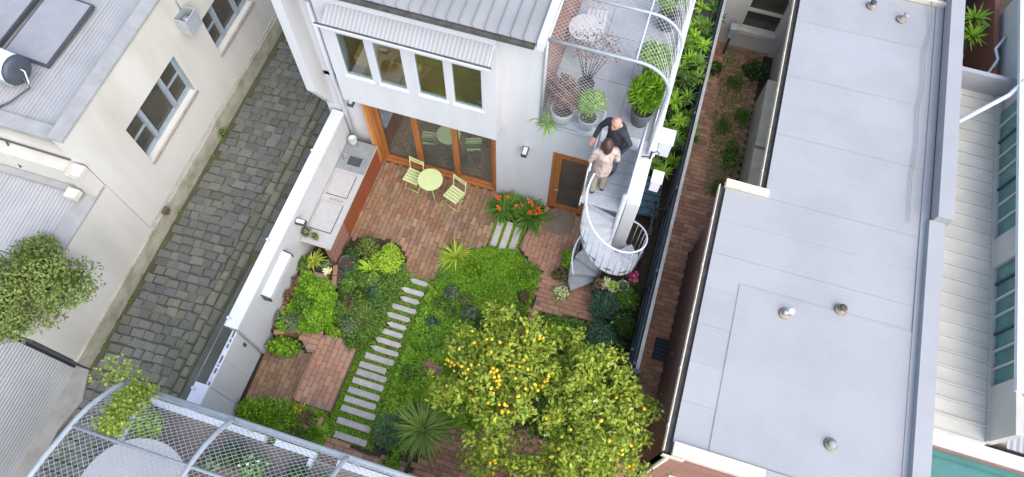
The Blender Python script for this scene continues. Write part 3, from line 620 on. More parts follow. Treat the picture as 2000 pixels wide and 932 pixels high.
# ---- spiral stair
SC = (.30, 6.2); SR = .64; NT = 14; RISE = 3.3/15; A0 = R_(165); DA = R_(29.5)
t = thing('spiral_stair', 'pale grey steel spiral stair with curved baluster rail', 'stair', (SC[0], SC[1], 0))
tube('centre_pole', STAIRM, t, [(0, 0, -.02), (0, 0, 4.2)], .045, 12)
def sp_pt(th, r, z): return (r*math.cos(th), r*math.sin(th), z)
for i in range(NT):
    a0 = A0+DA*i; a1 = a0+DA*1.08; z = 3.3-RISE*(i+1); B = MB(); n = 4
    top = [sp_pt(a0, .045, z), ]+[sp_pt(a0+(a1-a0)*k/n, SR, z) for k in range(n+1)]+[sp_pt(a1, .045, z)]
    bot = [(x, y, z_-.028) for x, y, z_ in top]; k = len(top)
    B.add(top+bot, [tuple(range(k)), tuple(range(2*k-1, k-1, -1))]+[(j, j+k, (j+1) % k+k, (j+1) % k) for j in range(k)])
    B.add([sp_pt(a0, .05, z), sp_pt(a0, SR, z), sp_pt(a0, SR, z-.055), sp_pt(a0, .05, z-.055), sp_pt(a0+.02, .05, z), sp_pt(a0+.02, SR, z), sp_pt(a0+.02, SR, z-.055), sp_pt(a0+.02, .05, z-.055)], [(0, 1, 2, 3), (7, 6, 5, 4), (3, 2, 6, 7)])
    B.add([sp_pt(a0, .05, z-.01), sp_pt(a0, SR, z-.01), sp_pt(a0, SR, z+RISE-.02), sp_pt(a0, .05, z+RISE-.02), sp_pt(a0-.012, .05, z-.01), sp_pt(a0-.012, SR, z-.01), sp_pt(a0-.012, SR, z+RISE-.02), sp_pt(a0-.012, .05, z+RISE-.02)], [(0, 1, 2, 3), (7, 6, 5, 4), (0, 4, 5, 1), (1, 5, 6, 2)])
    B.build('tread', STAIRM, t)
hz = lambda th: 3.3-RISE*((th-A0)/DA+.5)
ths = [A0-.1+(DA*NT+.1)*i/60 for i in range(61)]
tube('handrail', WTRIM, t, [sp_pt(th, SR+.015, min(4.3, hz(th)+1.02)) for th in ths], .018, 8)
for i in range(int(NT*2.5)):
    th = A0+DA*(i+.5)/2.5
    tube('baluster', STAIRM, t, [sp_pt(th, SR+.012, max(hz(th)-.08, 0)), sp_pt(th, SR+.012, hz(th)+1.0)], .0068, 5)
B = MB()                                                    # curved skirt sheet under the upper turn
q = [A0+DA*NT*.98*i/40 for i in range(41)]; V = []
for th in q: V += [sp_pt(th, SR+.004, hz(th)-.02), sp_pt(th, SR+.004, hz(th)-.13), sp_pt(th, SR-.006, hz(th)-.02), sp_pt(th, SR-.006, hz(th)-.13)]
F = []
for i in range(40): F += [(4*i, 4*i+1, 4*i+5, 4*i+4), (4*i+2, 4*i+6, 4*i+7, 4*i+3), (4*i, 4*i+4, 4*i+6, 4*i+2)]
B.add(V, F).build('string', STAIRM, t, True)

# ================================================================== BOUNDARY WALL, GATE
t = thing('boundary_wall', 'white rendered wall between garden and cobbled lane', 'wall', (-6.2, 5, 0))
def wb(name, m, *b):
    B = MB()
    for q in b: B.box(*q)
    o = B.build(name, m); o.parent = t; o.matrix_parent_inverse = Matrix.Translation((6.2, -5, 0)); return o
wb('wall', WHITE, (-6.33, -6.1, 2.5, 7.72, -.08, 1.70), (-6.33, -6.1, .76, 1.32, -.08, 1.70)); wb('coping', WTRIM, (-6.36, -6.08, 2.48, 7.74, 1.702, 1.76)); wb('coping', WTRIM, (-6.36, -6.08, .76, 1.34, 1.702, 1.76))
for i, y in enumerate((6.55, 4.35, 2.62, 1.2)):
    tt = thing('wall_peg', ['white peg on the wall coping nearest the house', 'white peg on the wall coping above the bench end', 'white peg on the coping just past the gate', 'white peg on the wall coping before the gate'][i], 'peg', (-6.30, y, 1.762), 0, 'pegs along the wall coping'); MB().lathe([(.03, 0), (.03, .02), (.016, .03), (.016, .1), (.028, .11), (.028, .14), (.01, .15)], 10).build('peg', WTRIM, tt, True)
tag(tube('line_wire', STEEL, None, [(-6.31, 2.62, 1.89), (-6.32, 1.9, 1.86), (-6.31, 1.2, 1.89)], .005, 5), 'thin wire strung above the gate between two pegs', 'wire')
g = thing('garden_gate', 'white sheet gate with pierced metal strip along its top', 'gate', (-6.16, 1.9, 0))
for k in range(2): MB().box(-.02, .02, -.56+k*.56, -.004+k*.56, .04, 1.56).build('panel', WHITE, g)
MB().box(-.07, -.05, -.565, .565, 1.55, 1.60).build('rail', WTRIM, g); MB().box(.005, .03, -.565, .565, 1.565, 1.60).build('rail', WTRIM, g)
MB().box(-.048, .003, -.56, .56, 1.50, 1.51).build('backing', DGREY, g)
for y0, y1 in ((-.48, -.30), (-.20, -.16), (.06, .22), (.30, .34)): MB().box(-.046, .002, y0, y1, 1.512, 1.58).build('fret', WTRIM, g)
for yc in (-.11, .42): MB().lathe([(.022, 0), (.022, .06), (.01, .06)], 12, (-.022, yc, 1.512)).build('fret_ring', WTRIM, g)
MB().box(.022, .04, .44, .5, .95, 1.1).build('latch', DGREY, g)
tag(MB().box(-6.10, -6.085, 2.46, 2.49, .1, 1.7).build('gate_stop', GREYSTEEL), 'thin grey metal strip on the wall beside the gate', 'strip')
t2 = thing('wall_box', 'long white casing with grey ends fixed to the boundary wall', 'casing', (-6.1, 3.85, 1.18)); MB().prism([(0, 0), (.17, .04), (.17, .18), (0, .26)], -.5, .5, 'y').build('casing', WTRIM, t2); [MB().prism([(0, -.01), (.18, .03), (.18, .19), (0, .27)], a, a+.03, 'y').build('end_cap', DGREY, t2) for a in (-.53, .5)]

# ================================================================== OUTDOOR KITCHEN
t = thing('kitchen_bench', 'long outdoor kitchen bench with pale top and rust red front', 'bench', (-5.75, 6.3, 0))
def kb(name, m, b, par=None):
    o = MB().bbox(*b, .006).build(name, m); o.parent = par or t
    if par is None: o.matrix_parent_inverse = Matrix.Translation((5.75, -6.3, 0))
    return o
kb('benchtop', BENCHTOP, (-6.09, -5.38, 4.86, 7.60, .86, .90))
for i in range(4): kb('front_panel', RUSTPANEL, (-5.46, -5.42, 5.60+i*.5+.003, 6.10+i*.5-.003, -.02, .858))
kb('carcass', CONC, (-6.08, -5.47, 5.6, 7.6, -.02, .855))
bw = MB().box(-5.50, -5.40, 4.84, 5.59, -.02, .855).build('brick_end', BRICKY); bw.parent = t; bw.matrix_parent_inverse = Matrix.Translation((5.75, -6.3, 0))
kb('steel_top', STEEL, (-6.085, -5.39, 6.78, 7.598, .902, .912)); kb('sink_rim', STEEL, (-5.90, -5.52, 6.9, 7.2, .914, .924)); kb('sink_bowl', DGREY, (-5.87, -5.55, 6.93, 7.17, .918, .9265))
o = MB().tube([(-5.98, 7.05, .91), (-5.98, 7.05, 1.15), (-5.93, 7.05, 1.2), (-5.84, 7.05, 1.17)], .013, 8).build('tap', STEEL, None, True); o.parent = t; o.matrix_parent_inverse = Matrix.Translation((5.75, -6.3, 0))
for nm, b in (('griddle_lid', (-6.02, -5.53, 6.12, 6.70, .905, .925)), ('barbecue_lid', (-6.04, -5.53, 5.22, 5.92, .905, .93))):
    kb(nm, BENCHTOP, b); kb('shadow_gap', DGREY, (b[1], b[1]+.014, b[2]-.014, b[3], .9015, .906)); kb('shadow_gap', DGREY, (b[0], b[1], b[2]-.014, b[2], .9015, .906))
for i in range(4): kb('knob', STEEL, (-5.86+i*.085, -5.82+i*.085, 5.98, 6.02, .902, .93))
def pot(name, label, loc, r, h, m, plant=None, group=None, soil=True, rim=1.0):
    t = thing(name, label, 'pot', loc, 0, group); MB().lathe([(r*.72, 0), (r*.9, h*.45), (r, h*.9), (r*rim, h), (r*.9, h), (r*.86, h*.82), (.01, h*.80)], 24).build('pot', m, t, True)
    if soil: MB().lathe([(r*.85, h*.83), (.01, h*.86)], 16).build('soil', SOIL, t)
    return t
t2 = pot('round_vase', 'pale green round vase at the house end of the bench', (-5.92, 7.5, .915), .10, .2, mat('celadon', (.45, .52, .45), (.38, .46, .4), .4, scale=6), soil=False)
bush('potted_herb', 'dark leafy plant standing on the near end of the bench', 'plant', (-6.0, 5.05, .9), .12, .14, .24, GREENGREY, 160, .07, seed=3)
bush('potted_succulent', 'round olive succulent on the near end of the bench', 'plant', (-5.80, 5.02, .9), .1, .1, .17, OLIVE, 220, .045, seed=4, stems=False)

# ================================================================== BISTRO SET
def chair(label, loc, rz):
    t = thing('folding_chair', label, 'chair', loc, rz, 'lime bistro chairs')
    for i in range(5): MB().bbox(-.19, .19, -.19+i*.075, -.19+i*.075+.06, .445, .46, .004).build('seat_slat', LIME, t)
    for z0 in (.70, .80): MB().bbox(-.19, .19, .225, .24, z0, z0+.055, .004).build('back_slat', LIME, t)
    for sx in (-.175, .175):
        tube('back_leg', LIME, t, [(sx, .235, .87), (sx, .18, .45), (sx, -.22, 0)], .011, 6); tube('front_leg', LIME, t, [(sx*.9, -.18, .45), (sx*.9, .24, 0)], .011, 6)
        MB().box(sx-.01, sx+.01, -.19, .17, .43, .444).build('seat_rail', LIME, t)
    tube('stretcher', LIME, t, [(-.17, -.17, .06), (.17, -.17, .06)], .008, 6)
chair('lime slatted folding chair left of the round table', (-4.45, 7.33, .015), R_(-8))
chair('lime slatted folding chair right of the round table', (-3.38, 7.17, .015), R_(-20))
t = thing('bistro_table', 'round lime green bistro table in front of the sliding doors', 'table', (-3.97, 7.23, .015)); MB().lathe([(.27, .69), (.285, .695), (.29, .71), (.285, .722), (.01, .722)], 40).build('tabletop', LIME, t)
for a in range(4):
    an = a*PI/2+.6; tube('leg', LIME, t, [(math.cos(an+PI)*.16, math.sin(an+PI)*.16, .69), (math.cos(an)*.02, math.sin(an)*.02, .38), (math.cos(an)*.24, math.sin(an)*.24, 0)], .011, 6)
MB().lathe([(.05, .36), (.05, .39)], 12).build('leg_ring', LIME, t)

# ================================================================== LEFT NEIGHBOUR (cream house)
t = thing('cream_house', 'cream rendered neighbour house with zinc roof along the lane', 'house', (-10, 7, 0))
LH = Matrix.Translation((10, -7, 0))
def lp(o, par=None):
    o.parent = par or t
    if par is None: o.matrix_parent_inverse = LH
    return o
def lb(name, m, *bs, par=None):
    B = MB()
    for b in bs: B.box(*b)
    return lp(B.build(name, m), par)
W1 = (5.34, 7.29, 1.74, 2.92); W2 = (8.43, 10.1, 1.66, 2.78)
ys = [4.25, W1[0], W1[1], W2[0], W2[1], 24]
lb('wall', CREAM, (-9.75, -9.5, ys[0], ys[1], .5, 4.1), (-9.75, -9.5, ys[1], ys[2], .5, W1[2]), (-9.75, -9.5, ys[1], ys[2], W1[3], 4.1), (-9.75, -9.5, ys[2], ys[3], .5, 4.1), (-9.75, -9.5, ys[3], ys[4], .5, W2[2]), (-9.75, -9.5, ys[3], ys[4], W2[3], 4.1), (-9.75, -9.5, ys[4], ys[5], .5, 4.1), (-16, -9.75, 4.25, 4.5, 0, 3.6))
lb('plinth', PLINTH, (-9.8, -9.46, 1.1, 24, -.1, .5))
lb('parapet_cap', CAPGREY, (-9.78, -9.48, 4.23, 24, 4.102, 4.16))
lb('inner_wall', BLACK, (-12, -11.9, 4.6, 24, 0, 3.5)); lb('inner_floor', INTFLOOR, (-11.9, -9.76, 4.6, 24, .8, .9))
lp(tube('conduit', CAPGREY, None, [(-9.475, 4.3, .62), (-9.475, 24, .62)], .018, 6)); lp(tube('conduit', CAPGREY, None, [(-9.475, 4.3, .62), (-9.475, 4.3, .2)], .018, 6))
for (y0, y1, z0, z1) in (W1, W2):
    wn = lb('window', DARKGLASS, (-9.66, -9.655, y0, y1, z0, z1)); yw = (y1-y0); a, b_ = y0+yw*.28, y0+yw*.70
    lb('frame', WINBLUE, (-9.70, -9.62, y0, y0+.05, z0, z1), (-9.70, -9.62, y1-.05, y1, z0, z1), (-9.70, -9.62, y0+.05, y1-.05, z1-.06, z1), (-9.70, -9.62, y0+.05, y1-.05, z0, z0+.12), par=wn)
    lb('mullion', WINBLUE, (-9.69, -9.57, a-.045, a+.045, z0+.12, z1-.06), par=wn); lb('mullion', WINBLUE, (-9.69, -9.57, b_-.045, b_+.045, z0+.12, z1-.06), par=wn)
    for u, v in ((y0+.05, a-.045), (b_+.045, y1-.05)): lb('glazing_bar', WINBLUE, (-9.68, -9.63, u, v, (z0+z1)/2-.0, (z0+z1)/2+.05), par=wn)
    lp(MB().prism([(-9.64, z0), (-9.46, z0-.05), (-9.46, z0-.09), (-9.64, z0-.04)], y0-.03, y1+.03, 'y').build('sill', SILLB), wn); lb('reveal', WINBLUE, (-9.62, -9.505, y1-.012, y1-.001, z0, z1), par=wn)
# zinc roof sheets behind the parapet
for i in range(7):
    lp(corr('roof_sheet', ROOFGREY, None, 19, .76, .076, .0035, 'y', (-10.56-i*.76, 4.55, 3.92+i*.005), (0, 0, 0)))
lb('box_gutter', CAPGREY, (-9.80, -9.755, 4.3, 24, 3.85, 3.95)); lb('roof_ridge_cap', CAPGREY, (-16, -9.8, 4.28, 4.56, 3.86, 3.99)); lb('roof_ridge_strip', DARKGAP, (-10.6, -9.85, 8.05, 8.13, 3.95, 3.99)); lb('back_wall', CREAM, (-16, -9.75, 23.8, 24, 0, 3.9))
# rear wing with sloping shed roof
lb('wing_wall', CREAM, (-9.78, -9.5, 1.12, 4.24, .5, 2.55)); lb('wing_cap', CAPGREY, (-9.84, -9.49, 2.6, 4.2, 2.552, 2.60)); lb('wing_step', CREAM, (-9.80, -9.52, 3.95, 4.235, 2.55, 3.3)); lb('wing_gable', CREAM, (-13, -9.80, 4.0, 4.245, 2.6, 3.35))
for i in range(5):
    lp(corr('shed_sheet', ROOFGREY, None, 1.62, .76, .076, .006, 'y', (-10.58-i*.765, 2.42, 2.50), (R_(4), 0, 0)))
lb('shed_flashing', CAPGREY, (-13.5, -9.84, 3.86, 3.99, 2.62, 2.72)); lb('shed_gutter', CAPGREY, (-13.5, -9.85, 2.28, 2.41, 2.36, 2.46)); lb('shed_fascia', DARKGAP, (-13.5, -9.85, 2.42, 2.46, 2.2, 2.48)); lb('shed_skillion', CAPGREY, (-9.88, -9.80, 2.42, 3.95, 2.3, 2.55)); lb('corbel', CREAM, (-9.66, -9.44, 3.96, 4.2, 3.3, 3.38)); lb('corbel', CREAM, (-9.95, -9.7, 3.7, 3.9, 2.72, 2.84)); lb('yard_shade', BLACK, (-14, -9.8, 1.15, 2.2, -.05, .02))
lp(tube('pipe', DGREY, None, [(-12, 4.2, 3.45), (-11.1, 4.22, 3.45), (-9.75, 4.22, 3.42)], .02, 6)); lp(tube('pipe', DGREY, None, [(-11.1, 4.22, 3.45), (-11.0, 3.98, 2.9)], .02, 6))
# roller door wall
rd = thing('roller_door', 'pale blue ribbed roller door at the near end of the lane', 'door', (-9.72, -2, 0)); 
o = corr('curtain', DOORBLUE, rd, 6.0, 2.9, .09, .008, 'x', (0, 3.06, .06), (0, 0, 0)); o.rotation_euler = (PI/2, 0, PI/2); o.location = (0, -3.0, .06)
MB().box(-.1, .17, 3.065, 3.13, 0, 1.9).build('end_post', DGREY, rd); MB().box(-.06, -.02, -3, 3.06, 2.95, 3.1).build('head', DGREY, rd); MB().box(.0115, .018, -.32, -.12, .9, .93).build('handle', BLACK, rd)
# lamp box high on the wall
fl = thing('flood_light', 'open grey metal lamp box on the cream wall', 'lamp', (-9.5, 7.95, 3.1)); B = MB()
for b in ((0, .3, -.2, .2, 0, .02), (0, .3, -.2, -.18, .02, .42), (0, .3, .18, .2, .02, .42), (.28, .3, -.18, .18, .02, .42), (0, .02, -.18, .18, .02, .42)): B.box(*b)
B.build('casing', GREYSTEEL, fl); MB().lathe([(.05, .02), (.1, .16), (.12, .2), (.08, .3), (.01, .32)], 16, (.14, 0, 0)).build('lamp', STEEL, fl, True); tube('cable', CAPGREY, fl, [(.02, .1, .4), (.01, .1, .9)], .012, 6)
tp = thing('wall_tap', 'small brown tap box low on the cream wall', 'tap', (-9.46, 4.75, .5)); MB().bbox(0, .1, -.08, .08, 0, .13, .01).build('box', BARK, tp); tube('spout', BARK, tp, [(.05, 0, 0), (.07, 0, -.1)], .015, 6)
bush('wall_weed', 'small yellowing weed at the foot of the cream wall', 'weed', (-9.42, 7.2, 0), .14, .2, .35, OLIVE, 130, .06, seed=9)
# solar hot water
sp_ = thing('solar_panel', 'flat grey solar collector panel on the zinc roof', 'solar panel', (-11.2, 6.5, 3.99)); sp_.rotation_euler = (R_(3), 0, R_(-4))
MB().box(-.5, .5, -.8, .75, .0, .08).build('frame', DGREY, sp_); MB().box(-.46, .46, -.76, .71, .081, .088).build('collector', mat('collector_glass', (.29, .285, .29), (.26, .255, .26), .3), sp_)
sp2 = thing('solar_panel', 'second grey solar collector panel at the photo edge', 'solar panel', (-12.35, 6.65, 3.99)); sp2.rotation_euler = (R_(3), 0, R_(-4)); MB().box(-.5, .5, -.8, .75, .0, .08).build('frame', DGREY, sp2); MB().box(-.46, .46, -.76, .71, .081, .088).build('collector', bpy.data.materials['collector_glass'], sp2)
tk = thing('water_tank', 'horizontal white water tank with dark end on the roof', 'tank', (-10.9, 5.25, 4.05)); tk.rotation_euler = (0, 0, R_(-6))
MB().tube([(-2.2, 0, .32), (-.02, 0, .32)], .27, 24).build('barrel', WTRIM, tk, True); MB().tube([(-.02, 0, .32), (.03, 0, .32), (.07, 0, .32), (.09, 0, .32)], [.285, .285, .23, .1], 24).build('end_cap', DARKFENCE, tk, True)
tube('pipe', POTW, tk, [(.09, .03, .35), (.16, .03, .33), (.15, -.05, .1), (.1, -.12, -.02)], .014, 6); tube('pipe', DGREY, tk, [(.09, -.05, .2), (.15, -.1, 0), (.0, -.5, -.03), (-.25, -.75, -.1)], .02, 6); MB().box(-1.8, -.2, -.2, .2, -.05, .06).build('cradle', GREYSTEEL, tk)
# bush over the wing wall
bt = thing('wall_shrub', 'large olive leaved shrub leaning over the cream wall', 'shrub', (-9.95, 1.95, 0))
P, D = lumpy(1.12, 1.12, 1.15, 11000, 34, core=.72, r=.33, seed=21); P[:, 2] += 2.3; P[:, 0] += .42; flatleaves('foliage', OLIVE, bt, P, D+nr.normal(size=D.shape)*.5, .075, .5)
P, D = lumpy(.9, .85, 1.2, 3000, 22, core=.7, r=.35, seed=22); P[:, 2] += 2.2; P[:, 0] += .42; flatleaves('foliage', BROWNLEAF, bt, P, D+nr.normal(size=D.shape)*.5, .07, .4)
for a in range(7):
    an = a*.9; tube('branch', BARK, bt, [(0, 0, 0), (-.1+math.cos(an)*.12, math.sin(an)*.15, 1.7), (.25+math.cos(an)*.4, math.sin(an)*.45, 2.75), (.42+math.cos(an)*.7, math.sin(an)*.7, 3.1)], [.05, .035, .02, .008], 6)

# ================================================================== RIGHT NEIGHBOUR
t = thing('brick_neighbour', 'long brick neighbour house with pale flat roof', 'house', (4, 7, 0)); LH = Matrix.Translation((-4, -7, 0))
lb('wall', BRICKY, (2.16, 2.36, 2.5, 7.5, -.1, 3.0)); lb('upper_wall', CREAM, (3.22, 3.4, 7.62, 14, -.1, 3.0)); lb('soffit', CREAMTRIM, (2.87, 3.22, 7.72, 13.9, 2.94, 2.99)); lb('front_wall', BRICKX, (2.16, 6.0, 2.42, 2.62, -.1, 3.05)); lb('step_wall', CREAM, (2.36, 3.22, 7.5, 7.62, -.1, 3.0)); lb('right_wall', CREAM, (5.86, 6.02, 2.62, 14, -.1, 3.25))
pitch = .076
rows = [(2.62+i*.7057, .7037, 2.12) for i in range(7)]+[(7.56+i*.755, .752, 2.86) for i in range(8)]
for i, (yy, wdt, x0) in enumerate(rows): lp(corr('roof_sheet', ROOFWHITE, None, 5.8-x0, wdt, pitch, .0006, 'x', (x0, yy, 3.13+.0025*(i % 2)+(x0-2.12)*.0175), (0, R_(-1.0), 0), 5))
lp(corr('overlay_sheet', ROOFWHITE, None, 3.05, 3.02, pitch, .0006, 'x', (2.70, 2.64, 3.155), (0, R_(-1.0), 0), 5))
lb('parapet', ROOFWHITE, (5.80, 6.08, 2.45, 7.9, 3.16, 3.34)); lb('parapet', ROOFWHITE, (5.86, 6.14, 7.9, 13.9, 3.16, 3.52)); lb('parapet_flashing', ROOFWHITE, (5.70, 5.862, 2.65, 13.8, 3.0, 3.222))
lb('front_parapet', CREAMTRIM, (2.14, 3.62, 2.40, 2.62, 3.052, 3.20)); lb('front_parapet_cap', ROOFWHITE, (3.62, 5.8, 2.40, 2.62, 3.052, 3.19)); lb('step_parapet', CREAMTRIM, (2.10, 2.92, 7.57, 7.72, 3.0, 3.21))
for x0, y0, y1 in ((2.0, 2.45, 7.62), (2.74, 7.74, 13.8)):
    g_ = lb('gutter', DARKGAP, (x0+.02, x0+.11, y0, y1, 2.98, 3.04)); lb('gutter_lip', CREAMTRIM, (x0, x0+.02, y0, y1, 2.96, 3.11), par=g_); lb('gutter_back', DGREY, (x0+.11, x0+.122, y0, y1, 2.96, 3.10), par=g_)
    for k in range(5): lb('bracket', CREAMTRIM, (x0-.012, x0, y0+.4+k*1.0, y0+.44+k*1.0, 2.98, 3.12), par=g_)
lb('gutter_return', CREAMTRIM, (2.0, 2.36, 2.37, 2.392, 2.96, 3.11)); lb('gutter_return_base', DARKGAP, (2.02, 2.36, 2.393, 2.45, 2.965, 3.0)); lp(tube('downpipe', CREAMTRIM, None, [(2.1, 2.36, 3.0), (2.1, 2.36, 0)], .035, 8)); lb('front_sill', CREAMTRIM, (2.5, 3.4, 2.36, 2.418, 1.2, 1.28))
lp(tube('cable', CAPGREY, None, [(5.55, 13.4, 3.3), (5.62, 12.6, 3.26), (5.52, 11.9, 3.26), (5.55, 11.0, 3.26), (5.49, 10.4, 3.25), (5.52, 9.6, 3.25), (5.47, 8.7, 3.25), (5.50, 7.8, 3.25)], .009, 5))
lb('ledge', CREAMTRIM, (2.96, 3.215, 7.72, 10.2, -.1, .95), (2.96, 3.215, 10.25, 12.2, -.1, 1.0)) 
def vent(label, x, y, h, tilt, cowl):
    h *= .75; v = thing('roof_vent', label, 'vent', (x, y, 3.16+(x-2.1)*.0175)); RUST = bpy.data.materials.get('rust') or mat('rust', (.20, .14, .09), (.34, .30, .25), .9, scale=14)
    MB().lathe([(.11, 0), (.09, .012), (.05, .025), (.045, .05)], 18).build('flashing', RUST, v, True); MB().tube([(0, 0, .0), (0, 0, h*.6), (tilt, tilt*.4, h)], .04, 12).build('pipe', cowl, v, True); MB().lathe([(.055, h), (.07, h+.02), (.03, h+.04)], 14, (tilt, tilt*.4, 0)).build('cap', cowl, v, True)
vent('white bent vent pipe on the pale roof', 3.54, 5.34, .16, .06, WTRIM); vent('dark capped vent on the pale roof beside white pipe', 4.47, 5.70, .12, 0, BARK); vent('short vent with stained flashing near the roof bottom', 4.56, 3.32, .07, 0, CAPGREY); vent('pale capped vent near the far end of the roof', 5.0, 12.75, .14, .05, CAPGREY); vent('dark vent near the far end of the roof', 4.35, 12.95, .12, 0, DGREY)
tag(MB().box(4.0, 6.2, 13.35, 13.42, 3.2, 3.32).build('roof_bar', CREAMTRIM), 'cream metal bar across the far end of the roof', 'bar')
# neighbour back wall with arched window at the top
nb = thing('neighbour_rear', 'white neighbour rear wall with arched dark window', 'wall', (1.85, 13.9, 0)); MB().box(-.35, .25, 0, .25, -.1, 3.2).build('wall', CREAM, nb); MB().box(1.1, 1.6, 0, .25, -.1, 3.2).build('wall', CREAM, nb); MB().box(.25, 1.1, 0, .25, -.1, .7).build('wall', CREAM, nb)
MB().prism([(.25, .7), (1.1, .7), (1.1, 1.8), (.95, 2.1), (.67, 2.2), (.4, 2.1), (.25, 1.8)], .12, .14, 'y').build('window', DARKGLASS, nb); MB().prism([(.25, 3.2), (.25, 1.8), (.4, 2.1), (.67, 2.2), (.95, 2.1), (1.1, 1.8), (1.1, 3.2)], 0, .25, 'y').build('arch', CREAM, nb); MB().box(.2, 1.15, -.1, .0, .58, .70).build('sill', CREAMTRIM, nb); MB().box(.25, 1.1, .06, .11, 1.25, 1.33).build('transom', CREAMTRIM, nb)
nbx = thing('wall_meter', 'grey meter box and post beside the brick path end', 'box', (1.9, 13.55, 0)); MB().bbox(-.1, .1, -.1, .1, .7, 1.05, .01).build('box', GREYSTEEL, nbx); MB().box(-.03, .03, -.03, .03, -.05, .7).build('post', DGREY, nbx)
NP = [(1.55, .9), (2.15, .9), (2.15, 7.6), (2.85, 7.65), (2.95, 14.2), (1.55, 14.2)]
pave('side_path', NP, -.02, BRICKD, l=.225, wd=.107, ang=0, bond=.5, label='old weathered brick path between fence and brick house')
dc = thing('drain_cover', 'dark square drain cover set in the brick path', 'drain cover', (2.04, 5.13, .012)); MB().bbox(-.17, .17, -.25, .25, 0, .03, .008).build('plate', BLACK, dc)
for k in range(5): MB().box(-.13, .13, -.2+k*.09, -.17+k*.09, .03, .036).build('rib', DGREY, dc)
cover('path_moss', 'dark moss and weeds covering the far part of the brick path', [(2.2, 9.2), (2.8, 9.2), (2.8, 13.8), (1.9, 13.8), (2.0, 11.5)], 2600, OLIVE, .05, .05, (), 'weeds', .01)
bush('path_fern', 'green fern against the cream wall near the roof step', 'fern', (2.72, 8.35, 0), .3, .55, .75, GREEN1, 900, .1, .3, seed=31, style='d'); bush('path_shrub', 'small dark shrub under the arched window', 'shrub', (2.75, 13.1, 0), .38, .35, .5, GREENDARK, 700, .08, seed=32); bush('path_weed', 'leafy weed halfway along the cream wall', 'weed', (2.65, 10.4, 0), .3, .5, .3, GREENMID, 500, .07, seed=33)
# fence between the garden and the side path
f = thing('metal_fence', 'dark ribbed metal fence with pale capping along the side path', 'fence', (1.42, 8, 0))
o = corr('sheet', DARKFENCE, f, 1.75, 10.6, .085, .012, 'x', (0, 0, 0), (0, 0, 0), 6); o.rotation_euler = (0, -PI/2, 0); o.location = (.02, -4.0, 0)
for z in (.35, .95, 1.55): MB().box(-.06, -.018, -3.98, 6.5, z, z+.06).build('rail', DARKFENCE, f)
for k in range(6): MB().box(-.075, -.017, -3.9+k*2.0, -3.83+k*2.0, -.1, 1.74).build('post', DARKFENCE, f)
MB().box(-.012, .055, -4.0, 6.6, 1.755, 1.785).build('capping', CAPGREY, f); MB().box(-.09, .09, -4.08, -4.01, -.1, 1.9).build('end_post', DARKFENCE, f)
# jungle strip beside the house
for i, (x, y, L_, z) in enumerate(((1.0, 9.3, .8, .9), (1.15, 10.1, .9, 1.2), (.95, 10.9, .95, 1.4), (1.2, 11.7, .9, 1.3), (1.0, 12.5, .9, 1.5), (1.15, 13.3, .8, 1.4), (1.25, 9.75, .7, 1.4), (1.05, 11.3, .8, 1.7), (1.0, 12.0, .8, 1.6))):
    pt = thing('frangipani', ['spreading leafy plant beside the house nearest the wall boxes', 'leafy plant second along the side passage', 'tall leafy plant third along the side passage', 'leafy plant fourth along the side passage', 'leafy plant fifth along the side passage', 'farthest leafy plant in the side passage', 'short leafy plant pressed against the fence', 'tallest leafy plant in the side passage', 'leafy plant close to the house in the passage'][i], 'plant', (x, y, 0), 0, 'leafy plants in the side passage')
    for q in range(5):
        an = q*1.256+i; ex, ey = math.cos(an)*.24, math.sin(an)*.36; tube('stem', BARK, pt, [(0, 0, -.05), (ex*.4, ey*.4, z*.6), (ex, ey, z)], [.025, .018, .012], 6)
        V, F = tuft_mesh(40, L_*.34, .045, -10, 75, seed=i*7+q, curl=.6); mesh_np('leaf_rosette', V+np.array([ex, ey, z]), F, (GREEN1, GREENMID, GREENDARK, GREENMID)[(i+q) % 4], pt)
tag(corr('tarp', mat('blue_tarp', (.05, .12, .16), (.03, .06, .08), .6, scale=6), None, .5, 1.0, .17, .03, 'x', (.75, 8.0, .35), (.12, .1, .1)), 'crumpled dark blue tarp in the passage beside the house', 'tarp')
bc = thing('bicycle', 'dark bicycle leaning along the metal fence', 'bicycle', (1.12, 7.6, 0), PI/2)
for x in (-.5, .5):
    wv = tube('wheel', BLACK, bc, [(x+.32*math.cos(a*PI/12), 0, .34+.32*math.sin(a*PI/12)) for a in range(25)], .014, 6); MB().tube([(x, -.03, .34), (x, .03, .34)], .02, 8).build('hub', STEEL, wv)
    for a in range(8): tube('spoke', STEEL, wv, [(x, 0, .34), (x+.31*math.cos(a*PI/4), 0, .34+.31*math.sin(a*PI/4))], .003, 4)
FR = mat('bike_frame', (.04, .09, .12), None, .4); B = MB()
for a, b in (((-.5, 0, .34), (-.05, 0, .30)), ((-.05, 0, .30), (-.17, 0, .82)), ((-.17, 0, .78), (.36, 0, .80)), ((-.05, 0, .30), (.38, 0, .70)), ((-.5, 0, .34), (-.16, 0, .74)), ((.5, 0, .34), (.36, 0, .86))): B.tube([a, b], .016, 6)
B.build('frame', FR, bc, True); tube('handlebar', BLACK, bc, [(.30, -.26, .98), (.36, -.2, .96), (.36, .2, .96), (.30, .26, .98)], .013, 6); MB().bbox(-.3, -.06, -.06, .06, .84, .89, .02).build('saddle', BLACK, bc); tube('stem', BLACK, bc, [(.36, 0, .84), (.36, 0, .96)], .014, 6)

